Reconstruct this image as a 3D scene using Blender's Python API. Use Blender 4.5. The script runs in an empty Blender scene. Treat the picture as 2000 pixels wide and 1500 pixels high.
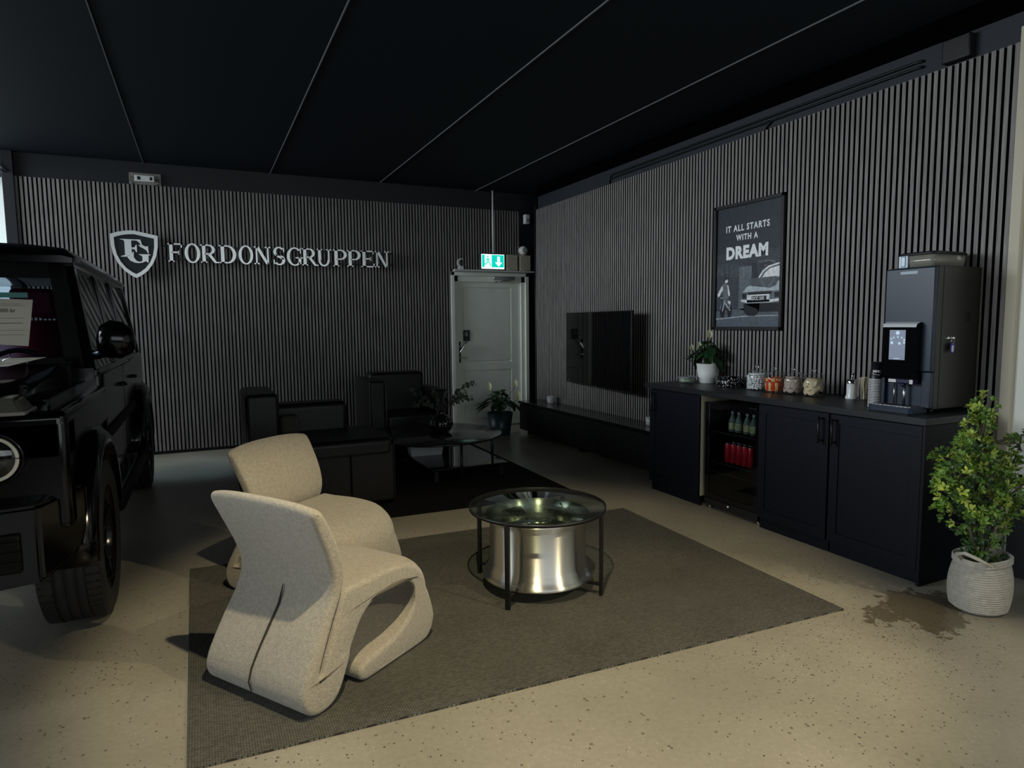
import bpy, bmesh, math, random
from math import sin, cos, pi, radians, sqrt
from mathutils import Vector, Matrix
random.seed(7)
SC = bpy.context.scene
COL = SC.collection

# ------------------------------------------------------------------ camera
YAW, PITCH, ROLL, F, HC = 0.443715, 0.0936524, 0.0100151, 1271.1, 1.47
fw = Vector((sin(YAW)*cos(PITCH), cos(YAW)*cos(PITCH), -sin(PITCH)))
rt = Vector((cos(YAW), -sin(YAW), 0)); dn = fw.cross(rt)
rt2 = rt*cos(ROLL) + dn*sin(ROLL); dn2 = dn*cos(ROLL) - rt*sin(ROLL)
cam = bpy.data.cameras.new('camera'); cam.sensor_width = 36; cam.lens = 36*F/2000
cam.clip_start = 0.05; cam.clip_end = 60
co = bpy.data.objects.new('camera', cam); COL.objects.link(co)
m3 = Matrix((rt2, -dn2, -fw)).transposed()
co.matrix_world = Matrix.Translation((0, 0, HC)) @ m3.to_4x4()
SC.camera = co

# ------------------------------------------------------------------ light and exposure
SC.view_settings.view_transform = 'Standard'; SC.view_settings.look = 'None'
SC.view_settings.gamma = 1; SC.view_settings.use_curve_mapping = False
SC.view_settings.exposure = 0.0
w = bpy.data.worlds.new('world'); SC.world = w; w.use_nodes = True
w.node_tree.nodes['Background'].inputs[0].default_value = (0.55, 0.75, 1, 1)
w.node_tree.nodes['Background'].inputs[1].default_value = 0.006

def aim(o, target):
    o.rotation_euler = (Vector(target) - o.location).to_track_quat('-Z', 'Y').to_euler()

def area(name, loc, target, sx, sy, power, col):
    l = bpy.data.lights.new(name, 'AREA'); l.shape = 'RECTANGLE'; l.size = sx; l.size_y = sy
    l.energy = power; l.color = col
    o = bpy.data.objects.new(name, l); COL.objects.link(o); o.location = loc; aim(o, target); return o

def spot(name, loc, target, power, col, deg, blend, r=0.03):
    l = bpy.data.lights.new(name, 'SPOT'); l.energy = power; l.color = col
    l.spot_size = radians(deg); l.spot_blend = blend; l.shadow_soft_size = r
    o = bpy.data.objects.new(name, l); COL.objects.link(o); o.location = loc; aim(o, target); return o

WARM = (1.0, 0.86, 0.56)
COOL = (0.72, 0.86, 1.0)
# daylight through the shop front on the left and the one behind the camera
area('daylight_left', (-6.85, 6.4, 3.15), (4, 4.8, 1.9), 6.4, 2.8, 900, (.86, .94, 1.0))
area('daylight_left_front', (-6.85, 2.4, 1.8), (0, 3, .8), 2.6, 1.8, 60, (.70, .86, 1.0))
spot('added_spot_behind_car', (-.25, 7.55, 3.15), (-.1, 7.45, 0), 75, (.50, .80, 1.0), 26, 0.6, .2)  # added cool spot brightening the floor behind the car; no opening above it
area('daylight_behind', (1.7, -4.8, 2.1), (1.7, 8, 1.9), 7.6, 2.0, 112, (0.88, 0.95, 1.0))
# ceiling spots over the lounge
spot('ceiling_spot_light', (0.68, 1.50, 3.1), (1.25, 2.75, 0), 255, WARM, 66, 0.35)
spot('ceiling_spot_light', (3.3, -0.5, 3.05), (1.5, 0.85, 0), 240, WARM, 72, 0.30)

# ------------------------------------------------------------------ materials
MATS = {}
def mat(name, col, rough=0.5, metal=0.0, spec=0.5, bump=0.0, bscale=80, var=0.0, vscale=4, emis=None, estr=0.0,
        trans=0.0, ior=1.45, coat=0.0, alpha=1.0, sheen=0.0, stretch=None):
    if name in MATS: return MATS[name]
    m = bpy.data.materials.new(name); m.use_nodes = True
    nt = m.node_tree; b = nt.nodes['Principled BSDF']
    b.inputs['Base Color'].default_value = (*col, 1); b.inputs['Roughness'].default_value = rough
    b.inputs['Metallic'].default_value = metal; b.inputs['IOR'].default_value = ior
    b.inputs['Specular IOR Level'].default_value = spec
    b.inputs['Transmission Weight'].default_value = trans; b.inputs['Coat Weight'].default_value = coat
    b.inputs['Alpha'].default_value = alpha; b.inputs['Sheen Weight'].default_value = sheen
    if emis: b.inputs['Emission Color'].default_value = (*emis, 1); b.inputs['Emission Strength'].default_value = estr
    tc = nt.nodes.new('ShaderNodeTexCoord'); mp = nt.nodes.new('ShaderNodeMapping')
    nt.links.new(tc.outputs['Object'], mp.inputs[0])
    if stretch: mp.inputs['Scale'].default_value = stretch
    if var:
        n = nt.nodes.new('ShaderNodeTexNoise'); n.inputs['Scale'].default_value = vscale; n.inputs['Detail'].default_value = 6
        r = nt.nodes.new('ShaderNodeValToRGB')
        r.color_ramp.elements[0].color = (*[c*(1-var) for c in col], 1); r.color_ramp.elements[0].position = 0.3
        r.color_ramp.elements[1].color = (*[min(1, c*(1+var)) for c in col], 1); r.color_ramp.elements[1].position = 0.7
        nt.links.new(mp.outputs[0], n.inputs[0]); nt.links.new(n.outputs[0], r.inputs[0]); nt.links.new(r.outputs[0], b.inputs['Base Color'])
    if bump:
        n = nt.nodes.new('ShaderNodeTexNoise'); n.inputs['Scale'].default_value = bscale; n.inputs['Detail'].default_value = 4
        bp = nt.nodes.new('ShaderNodeBump'); bp.inputs['Strength'].default_value = bump; bp.inputs['Distance'].default_value = 0.01
        nt.links.new(mp.outputs[0], n.inputs[0]); nt.links.new(n.outputs[0], bp.inputs['Height']); nt.links.new(bp.outputs[0], b.inputs['Normal'])
    MATS[name] = m; return m

def glass(name, col=(1, 1, 1), rough=0.0, tint=0.9, refl=0.09):
    """thin pane: mostly transparent with a mirror coat (keeps thin glass noise-free)"""
    if name in MATS: return MATS[name]
    m = bpy.data.materials.new(name); m.use_nodes = True; nt = m.node_tree; nt.nodes.clear()
    o = nt.nodes.new('ShaderNodeOutputMaterial'); mx = nt.nodes.new('ShaderNodeMixShader')
    t = nt.nodes.new('ShaderNodeBsdfTransparent'); g = nt.nodes.new('ShaderNodeBsdfGlossy')
    t.inputs[0].default_value = (*[c*tint for c in col], 1); g.inputs['Roughness'].default_value = rough
    ge = nt.nodes.new('ShaderNodeNewGeometry'); dt = nt.nodes.new('ShaderNodeVectorMath'); dt.operation = 'DOT_PRODUCT'
    nt.links.new(ge.outputs['Normal'], dt.inputs[0]); nt.links.new(ge.outputs['Incoming'], dt.inputs[1])
    def mth(op, a, b_=None):
        k = nt.nodes.new('ShaderNodeMath'); k.operation = op; k.use_clamp = op in ('SUBTRACT', 'MULTIPLY_ADD')
        if isinstance(a, (int, float)): k.inputs[0].default_value = a
        else: nt.links.new(a, k.inputs[0])
        if b_ is not None: k.inputs[1].default_value = b_ if isinstance(b_, (int, float)) else 0
        if b_ is not None and not isinstance(b_, (int, float)): nt.links.new(b_, k.inputs[1])
        return k
    c_ = mth('ABSOLUTE', dt.outputs['Value']); om = mth('SUBTRACT', 1.0, c_.outputs[0]); pw = mth('POWER', om.outputs[0], 5.0)
    fr = mth('MULTIPLY_ADD', pw.outputs[0], 1-refl); fr.inputs[2].default_value = refl
    nt.links.new(fr.outputs[0], mx.inputs[0])
    nt.links.new(t.outputs[0], mx.inputs[1]); nt.links.new(g.outputs[0], mx.inputs[2]); nt.links.new(mx.outputs[0], o.inputs[0])
    MATS[name] = m; return m

# ------------------------------------------------------------------ mesh helpers
def box(bm, x0, x1, y0, y1, z0, z1, bev=0.0, mi=0, seg=2):
    r = bmesh.ops.create_cube(bm, size=1)
    vs = r['verts']
    for v in vs:
        v.co = Vector((x0+(x1-x0)*(v.co.x+.5), y0+(y1-y0)*(v.co.y+.5), z0+(z1-z0)*(v.co.z+.5)))
    fs = set(f for v in vs for f in v.link_faces)
    for f in fs: f.material_index = mi
    if bev > 0:
        es = set(e for v in vs for e in v.link_edges)
        rr = bmesh.ops.bevel(bm, geom=list(es), offset=bev, segments=seg, affect='EDGES', profile=0.5)
        for f in rr['faces']: f.material_index = mi; f.smooth = True
        vs = list(set(v for f in rr['faces'] for v in f.verts))
    return vs

def lathe(bm, prof, n=32, c=(0, 0, 0), axis='Z', mi=0, smooth=True, cap=False, a0=0, a1=2*pi):
    full = abs(a1-a0-2*pi) < 1e-6
    cnt = n if full else n+1
    rings = []
    for (r, h) in prof:
        if r < 1e-6:
            p = (0, 0, h) if axis == 'Z' else ((h, 0, 0) if axis == 'X' else (0, h, 0))
            rings.append([bm.verts.new(Vector(p)+Vector(c))]*cnt); continue
        ring = []
        for i in range(cnt):
            a = a0+(a1-a0)*i/n
            if axis == 'Z': p = (r*cos(a), r*sin(a), h)
            elif axis == 'X': p = (h, r*cos(a), r*sin(a))
            else: p = (r*sin(a), h, r*cos(a))
            ring.append(bm.verts.new(Vector(p)+Vector(c)))
        rings.append(ring)
    for A, B in zip(rings, rings[1:]):
        for i in range(cnt if full else n):
            j = (i+1) % cnt
            vs = []
            for v in (A[i], A[j], B[j], B[i]):
                if v not in vs: vs.append(v)
            if len(vs) > 2:
                f = bm.faces.new(vs); f.material_index = mi; f.smooth = smooth
    if cap:
        for R in (rings[0], rings[-1]):
            if len(set(R)) > 2:
                f = bm.faces.new(R); f.material_index = mi

def tube(bm, pts, r, n=8, mi=0, cap=True):
    pts = [Vector(p) for p in pts]
    if not isinstance(r, (list, tuple)): r = [r]*len(pts)
    rings = []; prev = None
    for i, p in enumerate(pts):
        t = (pts[min(i+1, len(pts)-1)]-pts[max(i-1, 0)]).normalized()
        if prev is None:
            a = t.orthogonal().normalized()
        else:
            a = (prev-t*prev.dot(t)); a = a.normalized() if a.length > 1e-6 else t.orthogonal().normalized()
        prev = a; b = t.cross(a)
        rings.append([bm.verts.new(p+(a*cos(2*pi*k/n)+b*sin(2*pi*k/n))*r[i]) for k in range(n)])
    for A, B in zip(rings, rings[1:]):
        for k in range(n):
            f = bm.faces.new((A[k], A[(k+1) % n], B[(k+1) % n], B[k])); f.smooth = True; f.material_index = mi
    if cap:
        for R in (rings[0], rings[-1]):
            f = bm.faces.new(R); f.material_index = mi

def prism(bm, poly, fn, h0, h1, mi=0, smooth=False):
    """extrude a 2D polygon: fn(u, v, h) -> 3D"""
    A = [bm.verts.new(Vector(fn(u, v, h0))) for u, v in poly]
    B = [bm.verts.new(Vector(fn(u, v, h1))) for u, v in poly]
    fs = [bm.faces.new(A), bm.faces.new(B[::-1])]
    n = len(poly)
    for i in range(n):
        f = bm.faces.new((A[i], B[i], B[(i+1) % n], A[(i+1) % n])); f.smooth = smooth; fs.append(f)
    for f in fs: f.material_index = mi
    return A+B

def loft(bm, sections, mi=0, close=False, caps=True, smooth=True):
    R = [[bm.verts.new(Vector(p)) for p in s] for s in sections]
    n = len(R[0])
    for A, B in zip(R, R[1:]):
        for k in range(n if not close else n):
            f = bm.faces.new((A[k], A[(k+1) % n], B[(k+1) % n], B[k])); f.smooth = smooth; f.material_index = mi
    if caps:
        bm.faces.new(R[0]).material_index = mi; bm.faces.new(R[-1][::-1]).material_index = mi

SPLIT = {'standoff', 'green_field', 'printed_word', 'foot', 'bench_foot', 'levelling_foot', 'wheel_arch_flare', 'front_fender', 'air_intake', 'door', 'door_mirror', 'door_handle', 'side_step',
         'rain_gutter', 'parking_sensor', 'window_pillar', 'wiper', 'fridge_shelf', 'wire', 'milk_pipe', 'mounting_rail', 'lid_screw', 'spout_sticker',
         'lock', 'driver_label', 'door_panel', 'heating_pipe', 'cross_bar'}
def islands(bm, gap=.004):
    """groups of connected pieces whose boxes touch"""
    seen = set(); out = []
    for v in bm.verts:
        if v in seen: continue
        st = [v]; seen.add(v); isl = []
        while st:
            q = st.pop(); isl.append(q)
            for e in q.link_edges:
                w_ = e.other_vert(q)
                if w_ not in seen: seen.add(w_); st.append(w_)
        lo = [min(p.co[i] for p in isl) for i in range(3)]; hi = [max(p.co[i] for p in isl) for i in range(3)]
        out.append([isl, lo, hi])
    ch = True
    while ch:
        ch = False
        for i in range(len(out)):
            for j in range(i+1, len(out)):
                if all(out[i][1][k]-gap <= out[j][2][k] and out[j][1][k]-gap <= out[i][2][k] for k in range(3)):
                    out[i] = [out[i][0]+out[j][0], [min(a, b) for a, b in zip(out[i][1], out[j][1])], [max(a, b) for a, b in zip(out[i][2], out[j][2])]]
                    del out[j]; ch = True; break
            if ch: break
    return [o[0] for o in out]

def obj(name, bm, mats, parent=None, loc=None, rz=None, norm=True):
    if name in SPLIT and parent is not None:
        bm.verts.index_update(); groups = [set(v.index for v in g) for g in islands(bm, .013 if name == 'printed_word' else .004)]
        if len(groups) > 1:
            last = None
            for g in groups:
                b2 = bm.copy(); b2.verts.ensure_lookup_table()
                bmesh.ops.delete(b2, geom=[v for v in b2.verts if v.index not in g], context='VERTS')
                last = obj1(name, b2, mats, parent, loc, rz, norm)
            bm.free(); return last
    return obj1(name, bm, mats, parent, loc, rz, norm)

def obj1(name, bm, mats, parent=None, loc=None, rz=None, norm=True):
    if norm: bmesh.ops.recalc_face_normals(bm, faces=bm.faces)
    me = bpy.data.meshes.new(name); bm.to_mesh(me); bm.free()
    if not isinstance(mats, (list, tuple)): mats = [mats]
    for m in mats: me.materials.append(m)
    o = bpy.data.objects.new(name, me); COL.objects.link(o)
    if parent: o.parent = parent
    if loc: o.location = loc
    if rz is not None: o.rotation_euler = (0, 0, rz)
    return o

def tag(o, label, cat=None, group=None, kind=None):
    if label: o['label'] = label
    if cat: o['category'] = cat
    if group: o['group'] = group
    if kind: o['kind'] = kind
    return o

def thing(name, label, cat, loc=(0, 0, 0), rz=0, group=None):
    o = bpy.data.objects.new(name, None); COL.objects.link(o); o.empty_display_size = 0.1
    o.location = loc; o.rotation_euler = (0, 0, rz); return tag(o, label, cat, group)

def struct(o): o['kind'] = 'structure'; return o

def dup(root, loc, rz=None, label=None, rot=None):
    r = root.copy(); COL.objects.link(r); r.location = loc
    if rz is not None: r.rotation_euler = (0, 0, rz)
    if rot is not None: r.rotation_euler = rot
    if label: r['label'] = label
    for ch in list(root.children):
        c = ch.copy(); COL.objects.link(c); c.parent = r
        for g in ch.children:
            d = g.copy(); COL.objects.link(d); d.parent = c
    return r

def B(): return bmesh.new()

def text_bm(bm, s, size, fn, depth=0.002, bold=0.0, align='LEFT', sx=1.0, mi=0, spacing=1.0):
    """built-in font laid out in (u, v), mapped by fn(u, v, h)"""
    c = bpy.data.curves.new('t', 'FONT'); c.body = s; c.size = size; c.offset = bold; c.extrude = depth/2
    c.align_x = align; c.space_character = spacing; c.resolution_u = 3
    o = bpy.data.objects.new('t', c); COL.objects.link(o)
    dg = bpy.context.evaluated_depsgraph_get(); me = bpy.data.meshes.new_from_object(o.evaluated_get(dg))
    base = len(bm.verts)
    vs = [bm.verts.new(Vector(fn(v.co.x*sx, v.co.y, v.co.z+depth/2))) for v in me.vertices]
    for p in me.polygons:
        try:
            f = bm.faces.new([vs[i] for i in p.vertices]); f.material_index = mi
        except ValueError: pass
    bpy.data.objects.remove(o); bpy.data.curves.remove(c); bpy.data.meshes.remove(me)

# ------------------------------------------------------------------ shared materials
M_black = mat('black_paint', (0.012, 0.014, 0.018), 0.55)
M_ceil = mat('black_ceiling_board', (0.010, 0.015, 0.022), 0.75, spec=0.15)
M_seam = mat('grey_seam', (0.14, 0.145, 0.16), 0.6)
M_felt = mat('black_felt', (0.004, 0.004, 0.005), 0.95, spec=0.1)
M_slat = mat('grey_oak_slat', (0.225, 0.212, 0.203), 0.6, bump=0.25, bscale=6, var=0.28, vscale=5, stretch=(14, 14, 0.8), spec=0.3)
M_white = mat('white_wall_paint', (0.62, 0.66, 0.64), 0.8)
M_cream = mat('cream_trim', (0.55, 0.5, 0.38), 0.6)
M_metal = mat('brushed_steel', (0.6, 0.6, 0.6), 0.3, metal=1)
M_chrome = mat('chrome', (0.8, 0.8, 0.8), 0.12, metal=1)
M_blk = mat('black_metal', (0.008, 0.008, 0.008), 0.4)
M_plastic = mat('black_plastic', (0.01, 0.01, 0.011), 0.45)
M_gloss = mat('gloss_black', (0.004, 0.004, 0.005), 0.06)
M_silver = mat('silver_letter_face', (0.90, 0.94, 0.93), 0.36, metal=1.0)
M_wplast = mat('white_plastic', (0.7, 0.7, 0.68), 0.45)
M_beige = mat('beige_plastic', (0.42, 0.40, 0.30), 0.5)
M_glass = glass('clear_glass', tint=0.985, refl=0.035)

# floor material: ground concrete with aggregate specks and a stain
def floor_mat():
    m = bpy.data.materials.new('ground_concrete'); m.use_nodes = True; nt = m.node_tree; b = nt.nodes['Principled BSDF']
    N, L = nt.nodes.new, nt.links.new
    tc = N('ShaderNodeTexCoord')
    n1 = N('ShaderNodeTexNoise'); n1.inputs['Scale'].default_value = 1.3; n1.inputs['Detail'].default_value = 8
    r1 = N('ShaderNodeValToRGB'); r1.color_ramp.elements[0].position = .3; r1.color_ramp.elements[0].color = (.27, .248, .20, 1)
    r1.color_ramp.elements[1].position = .72; r1.color_ramp.elements[1].color = (.38, .352, .29, 1)
    L(tc.outputs['Object'], n1.inputs[0]); L(n1.outputs[0], r1.inputs[0])
    # fine mottling
    n2 = N('ShaderNodeTexNoise'); n2.inputs['Scale'].default_value = 45; n2.inputs['Detail'].default_value = 5
    r2 = N('ShaderNodeValToRGB'); r2.color_ramp.elements[0].position = .35; r2.color_ramp.elements[0].color = (.93, .925, .91, 1)
    r2.color_ramp.elements[1].position = .65; r2.color_ramp.elements[1].color = (1.03, 1.03, 1.02, 1)
    L(tc.outputs['Object'], n2.inputs[0]); L(n2.outputs[0], r2.inputs[0])
    mx = N('ShaderNodeMix'); mx.data_type = 'RGBA'; mx.blend_type = 'MULTIPLY'; mx.inputs[0].default_value = 1
    L(r1.outputs[0], mx.inputs[6]); L(r2.outputs[0], mx.inputs[7])
    # dark specks
    def specks(scale, thr, col, prev, dens_scale, dthr):
        v = N('ShaderNodeTexVoronoi'); v.inputs['Scale'].default_value = scale; v.inputs['Randomness'].default_value = 1
        L(tc.outputs['Object'], v.inputs['Vector'])
        lt = N('ShaderNodeMath'); lt.operation = 'LESS_THAN'; lt.inputs[1].default_value = thr
        ns = N('ShaderNodeTexNoise'); ns.inputs['Scale'].default_value = dens_scale
        L(tc.outputs['Object'], ns.inputs[0])
        nd = N('ShaderNodeTexNoise'); nd.inputs['Scale'].default_value = scale*1.7; L(tc.outputs['Object'], nd.inputs[0])
        ad = N('ShaderNodeMath'); ad.operation = 'MULTIPLY_ADD'; ad.inputs[1].default_value = .35; L(nd.outputs[0], ad.inputs[0]); L(v.outputs['Distance'], ad.inputs[2])
        L(ad.outputs[0], lt.inputs[0])
        sep = N('ShaderNodeSeparateColor'); L(v.outputs['Color'], sep.inputs[0])
        g = N('ShaderNodeMath'); g.operation = 'MULTIPLY_ADD'; g.inputs[1].default_value = 1.6; L(ns.outputs[0], g.inputs[0]); L(sep.outputs[0], g.inputs[2])
        gt = N('ShaderNodeMath'); gt.operation = 'GREATER_THAN'; gt.inputs[1].default_value = dthr; L(g.outputs[0], gt.inputs[0])
        mu = N('ShaderNodeMath'); mu.operation = 'MULTIPLY'; L(lt.outputs[0], mu.inputs[0]); L(gt.outputs[0], mu.inputs[1])
        m2 = N('ShaderNodeMix'); m2.data_type = 'RGBA'; L(mu.outputs[0], m2.inputs[0]); L(prev, m2.inputs[6]); m2.inputs[7].default_value = (*col, 1)
        return m2.outputs[2]
    o = specks(55, .37, (.07, .06, .045), mx.outputs[2], .8, 1.52)
    o = specks(30, .36, (.16, .14, .11), o, 1.1, 1.56)
    o = specks(70, .34, (.50, .47, .40), o, 1.3, 1.66)
    # stain by the end of the counter
    mp = N('ShaderNodeMapping'); mp.inputs['Location'].default_value = (-3.22, -1.98, 0); L(tc.outputs['Object'], mp.inputs[0])
    mp2 = N('ShaderNodeMapping'); mp2.vector_type = 'POINT'; mp2.inputs['Scale'].default_value = (2.3, 3.1, 1); mp2.inputs['Rotation'].default_value = (0, 0, .45); L(mp.outputs[0], mp2.inputs[0])
    ln = N('ShaderNodeVectorMath'); ln.operation = 'LENGTH'; L(mp2.outputs[0], ln.inputs[0])
    n3 = N('ShaderNodeTexNoise'); n3.inputs['Scale'].default_value = 5; n3.inputs['Detail'].default_value = 8; n3.inputs['Roughness'].default_value = .7
    L(tc.outputs['Object'], n3.inputs[0])
    s = N('ShaderNodeMath'); s.operation = 'MULTIPLY_ADD'; s.inputs[1].default_value = 2.4; L(n3.outputs[0], s.inputs[0]); L(ln.outputs['Value'], s.inputs[2])
    r3 = N('ShaderNodeValToRGB'); r3.color_ramp.elements[0].position = .0; r3.color_ramp.elements[0].color = (1, 1, 1, 1)
    r3.color_ramp.elements[1].position = .06; r3.color_ramp.elements[1].color = (0, 0, 0, 1)
    s2 = N('ShaderNodeMath'); s2.operation = 'SUBTRACT'; s2.inputs[1].default_value = 1.80; L(s.outputs[0], s2.inputs[0]); L(s2.outputs[0], r3.inputs[0])
    m4 = N('ShaderNodeMix'); m4.data_type = 'RGBA'; m4.blend_type = 'MULTIPLY'; m4.inputs[7].default_value = (.42, .38, .33, 1)
    L(r3.outputs[0], m4.inputs[0]); L(o, m4.inputs[6])
    L(m4.outputs[2], b.inputs['Base Color'])
    r4 = N('ShaderNodeMapRange'); r4.inputs[3].default_value = .22; r4.inputs[4].default_value = .42; L(n1.outputs[0], r4.inputs[0]); L(r4.outputs[0], b.inputs['Roughness'])
    b.inputs['Specular IOR Level'].default_value = .45
    bp = N('ShaderNodeBump'); bp.inputs['Strength'].default_value = .06; bp.inputs['Distance'].default_value = .01; L(n2.outputs[0], bp.inputs['Height']); L(bp.outputs[0], b.inputs['Normal'])
    return m

# ================================================================== SETTING
YB, XW = 8.44, 4.15         # backing planes of the slatted walls
bm = B(); box(bm, -7.2, 7.0, -5.2, 12.5, -0.1, 0); struct(obj('floor', bm, floor_mat()))
bm = B(); box(bm, -2.4, 7.0, -5.2, 12.5, 3.28, 3.4); box(bm, -2.42, -2.38, -5.2, 12.5, 3.25, 5.2, mi=0)
for k in range(-1, 5):
    x = -0.486+1.325*k
    box(bm, x-0.004, x+0.004, -5.2, YB, 3.272, 3.281, mi=1)
struct(obj('ceiling', bm, [M_ceil, M_seam]))
bm = B(); box(bm, -7.2, -2.4, -5.2, 12.5, 5.2, 5.3); struct(obj('ceiling_hall_raised', bm, M_ceil))  # unseen hall, made tall so the left daylight clears the car

def slat(bm, ax, a, d0, d1, z0, z1, w_=.024):
    if ax == 'y': vs = box(bm, a, a+w_, d0, d1, z0, z1, mi=2)
    else: vs = box(bm, d0, d1, a, a+w_, z0, z1, mi=2)
    k = 1 if ax == 'y' else 0
    for f in set(f for v in vs for f in v.link_faces):
        if all(abs(v.co[k]-d0) < 1e-5 for v in f.verts): f.material_index = 1
# back wall with slats (left end beside an opening, right end by the door)
bm = B(); DX0, DX1, DZ = 3.09, 4.27, 2.17
box(bm, -1.76, DX0, YB, YB+.12, 0, 3.28); box(bm, DX1, 4.9, YB, YB+.12, 0, 3.28); box(bm, DX0, DX1, YB, YB+.12, DZ, 3.28)
x = -1.66
while x < 4.12:
    z0 = 0.04
    if x+.027 > DX0: z0 = DZ+.035
    slat(bm, 'y', x, YB-.034, YB-.008, z0, 3.03)
    x += .04
box(bm, -1.66, DX0, YB-.010, YB, 0.04, 3.03, mi=2); box(bm, DX0, 4.14, YB-.010, YB, DZ+.035, 3.03, mi=2)
struct(obj('wall_back', bm, [M_black, M_slat, M_felt]))
bm = B(); box(bm, -1.76, -1.66, YB-.06, YB+.14, 0, 3.28, .004); struct(obj('trim_1', bm, M_black))

# right wall with slats
bm = B(); box(bm, XW, XW+.12, 2.10, 7.86, 0, 3.28)
y = 2.15
while y < 7.84:
    slat(bm, 'x', y, XW-.034, XW-.008, .05, 2.97); y += .04
box(bm, XW-.010, XW, 2.15, 7.85, .05, 2.97, mi=2)
box(bm, XW-.012, XW+.12, 2.10, 7.86, 3.14, 3.28, mi=3)  # added strip, coloured near-black so the wall top reads unlit
struct(obj('wall_right', bm, [mat('black_wall_band', (0.016, 0.021, 0.028), .6), M_slat, M_felt, mat('unlit_black_strip', (.0015, .0015, .002), 1, spec=0)]))
bm = B(); box(bm, 4.27, 4.9, 7.86, 7.98, 0, 3.28); box(bm, 4.50, 4.62, 7.9, YB+.1, 0, 3.28); struct(obj('wall_recess', bm, M_black))
# dark pipe and cable strands in the recess
bm = B(); tube(bm, [(4.33, 8.25, 0), (4.33, 8.25, 3.1)], .035, 12)
tag(obj('heating_pipe', bm, M_black), 'thick black vertical pipe in the dark corner right of the grey door', 'pipe')
bm = B(); tube(bm, [(4.30, 8.0, .3), (4.30, 8.0, 3.0)], .018, 8)
tag(obj('heating_pipe', bm, M_black), 'thin black vertical pipe in the dark corner where the right slatted wall ends', 'pipe')

# white wall to the right of the counter, cream end trim, low black panel
bm = B(); box(bm, XW, XW+.12, -5.2, 2.10, 0, 3.28); struct(obj('wall_white_right', bm, mat('white_wall_paint_right', (0.84, 0.84, 0.76), 0.8)))
bm = B(); box(bm, XW-.035, XW+.02, 2.095, 2.15, .05, 3.05, .003); struct(obj('trim_2', bm, M_cream))
for i, z in enumerate((.5, .75, 1.05, 1.3, 1.7, 2.2)):
    pass
bm = B(); box(bm, XW-.035, XW, -1.0, 2.07, 0, .45, .004); struct(obj('trim_3', bm, M_black))

# bright wall of the next room behind the left end of the back wall
bm = B(); box(bm, -7.2, -1.76, 9.9, 10.0, 0, 3.28); struct(obj('wall_far_left', bm, M_white))
area('daylight_next_room', (-3.6, 8.6, 2.2), (-3.2, 9.9, 1.8), 1.6, 1.2, 16, COOL)
bm = B(); box(bm, -1.62, -1.5, YB+.14, 9.9, 0, 3.28); struct(obj('wall_next_room_right', bm, M_white))
bm = B(); box(bm, -7.2, -1.76, YB, YB+.12, 3.13, 3.28); struct(obj('trim_4', bm, M_black))

# far-side walls with the shop windows (outside the picture, seen in reflections)
def window_wall(name, wn, fn, L0, L1):
    bm = B()
    def q(a0, a1, z0, z1, mi=0):
        p0, p1 = fn(a0, 0), fn(a1, .12)
        box(bm, min(p0[0], p1[0]), max(p0[0], p1[0]), min(p0[1], p1[1]), max(p0[1], p1[1]), z0, z1, mi=mi)
    return bm, q
bm = B(); box(bm, -7.2, -7.1, -5.2, 12.5, 0, .8); box(bm, -7.2, -7.1, -5.2, 12.5, 4.6, 5.2)
for a, b_ in ((-5.2, 1.0), (3.8, 5.0), (9.75, 12.5)): box(bm, -7.2, -7.1, a, b_, .8, 4.6)
struct(obj('wall_left', bm, mat('hall_wall', (.12, .12, .12), .8)))
bm = B()
for yy in (1.0, 2.37, 3.74, 5.0, 6.17, 7.34, 8.51, 9.69): box(bm, -7.06, -7.0, yy, yy+.06, .8, 4.6)
for a, b_ in ((1.0, 3.8), (5.0, 9.75)): box(bm, -7.06, -7.0, a, b_, .8, .86); box(bm, -7.06, -7.0, a, b_, 4.54, 4.6)
struct(obj('window_1', bm, M_blk))  # unseen panes carried high so daylight passes over the car
bm = B(); box(bm, -7.2, -1.76, 9.9, 10.0, 3.28, 5.2); box(bm, -7.2, -2.4, -5.2, -5.1, 3.2, 5.2); struct(obj('wall_hall_raised', bm, MATS['hall_wall']))  # unseen upper walls closing the raised hall
bm = B(); box(bm, -7.2, 7.0, -5.2, -5.1, 0, .9); box(bm, -7.2, 7.0, -5.2, -5.1, 3.2, 3.28); box(bm, 5.6, 7.0, -5.2, -5.1, .9, 3.2); box(bm, -7.2, -2.2, -5.2, -5.1, .9, 3.2)
struct(obj('wall_front', bm, mat('dark_grey_wall', (.05, .05, .05), .8)))
bm = B()
for k in range(5): box(bm, -2.2+k*1.93, -2.14+k*1.93, -5.06, -5.0, .9, 3.2)
box(bm, -2.2, 5.6, -5.06, -5.0, .9, .96); box(bm, -2.2, 5.6, -5.06, -5.0, 3.14, 3.2)
struct(obj('window_2', bm, M_blk))

# ------------------------------------------------------------------ door with frame
M_door = mat('grey_door_paint', (0.78, 0.82, 0.74), 0.4, var=.05)
d = thing('door_1', None, None, (3.68, YB-.02, 0)); d['kind'] = 'structure'
bm = B(); W2 = (DX1-DX0)/2
for s in (-1, 1): box(bm, s*W2-(.05 if s > 0 else 0), s*W2+(.05 if s < 0 else 0), -.03, .14, 0, DZ, .004)
box(bm, -W2, W2, -.03, .14, DZ-.05, DZ, .004)
for s in (-1, 1): box(bm, min(s*(W2-.05), s*(W2-.11)), max(s*(W2-.05), s*(W2-.11)), .0, .14, 0, DZ-.05, .003)
box(bm, -W2+.05, W2-.05, .0, .14, DZ-.13, DZ-.05, .003)
obj('door_frame', bm, M_door, d)
bm = B(); lx0, lx1, lz1 = -W2+.11, W2-.11, DZ-.13
box(bm, lx0, lx1, .055, .09, 0.01, lz1)
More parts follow.
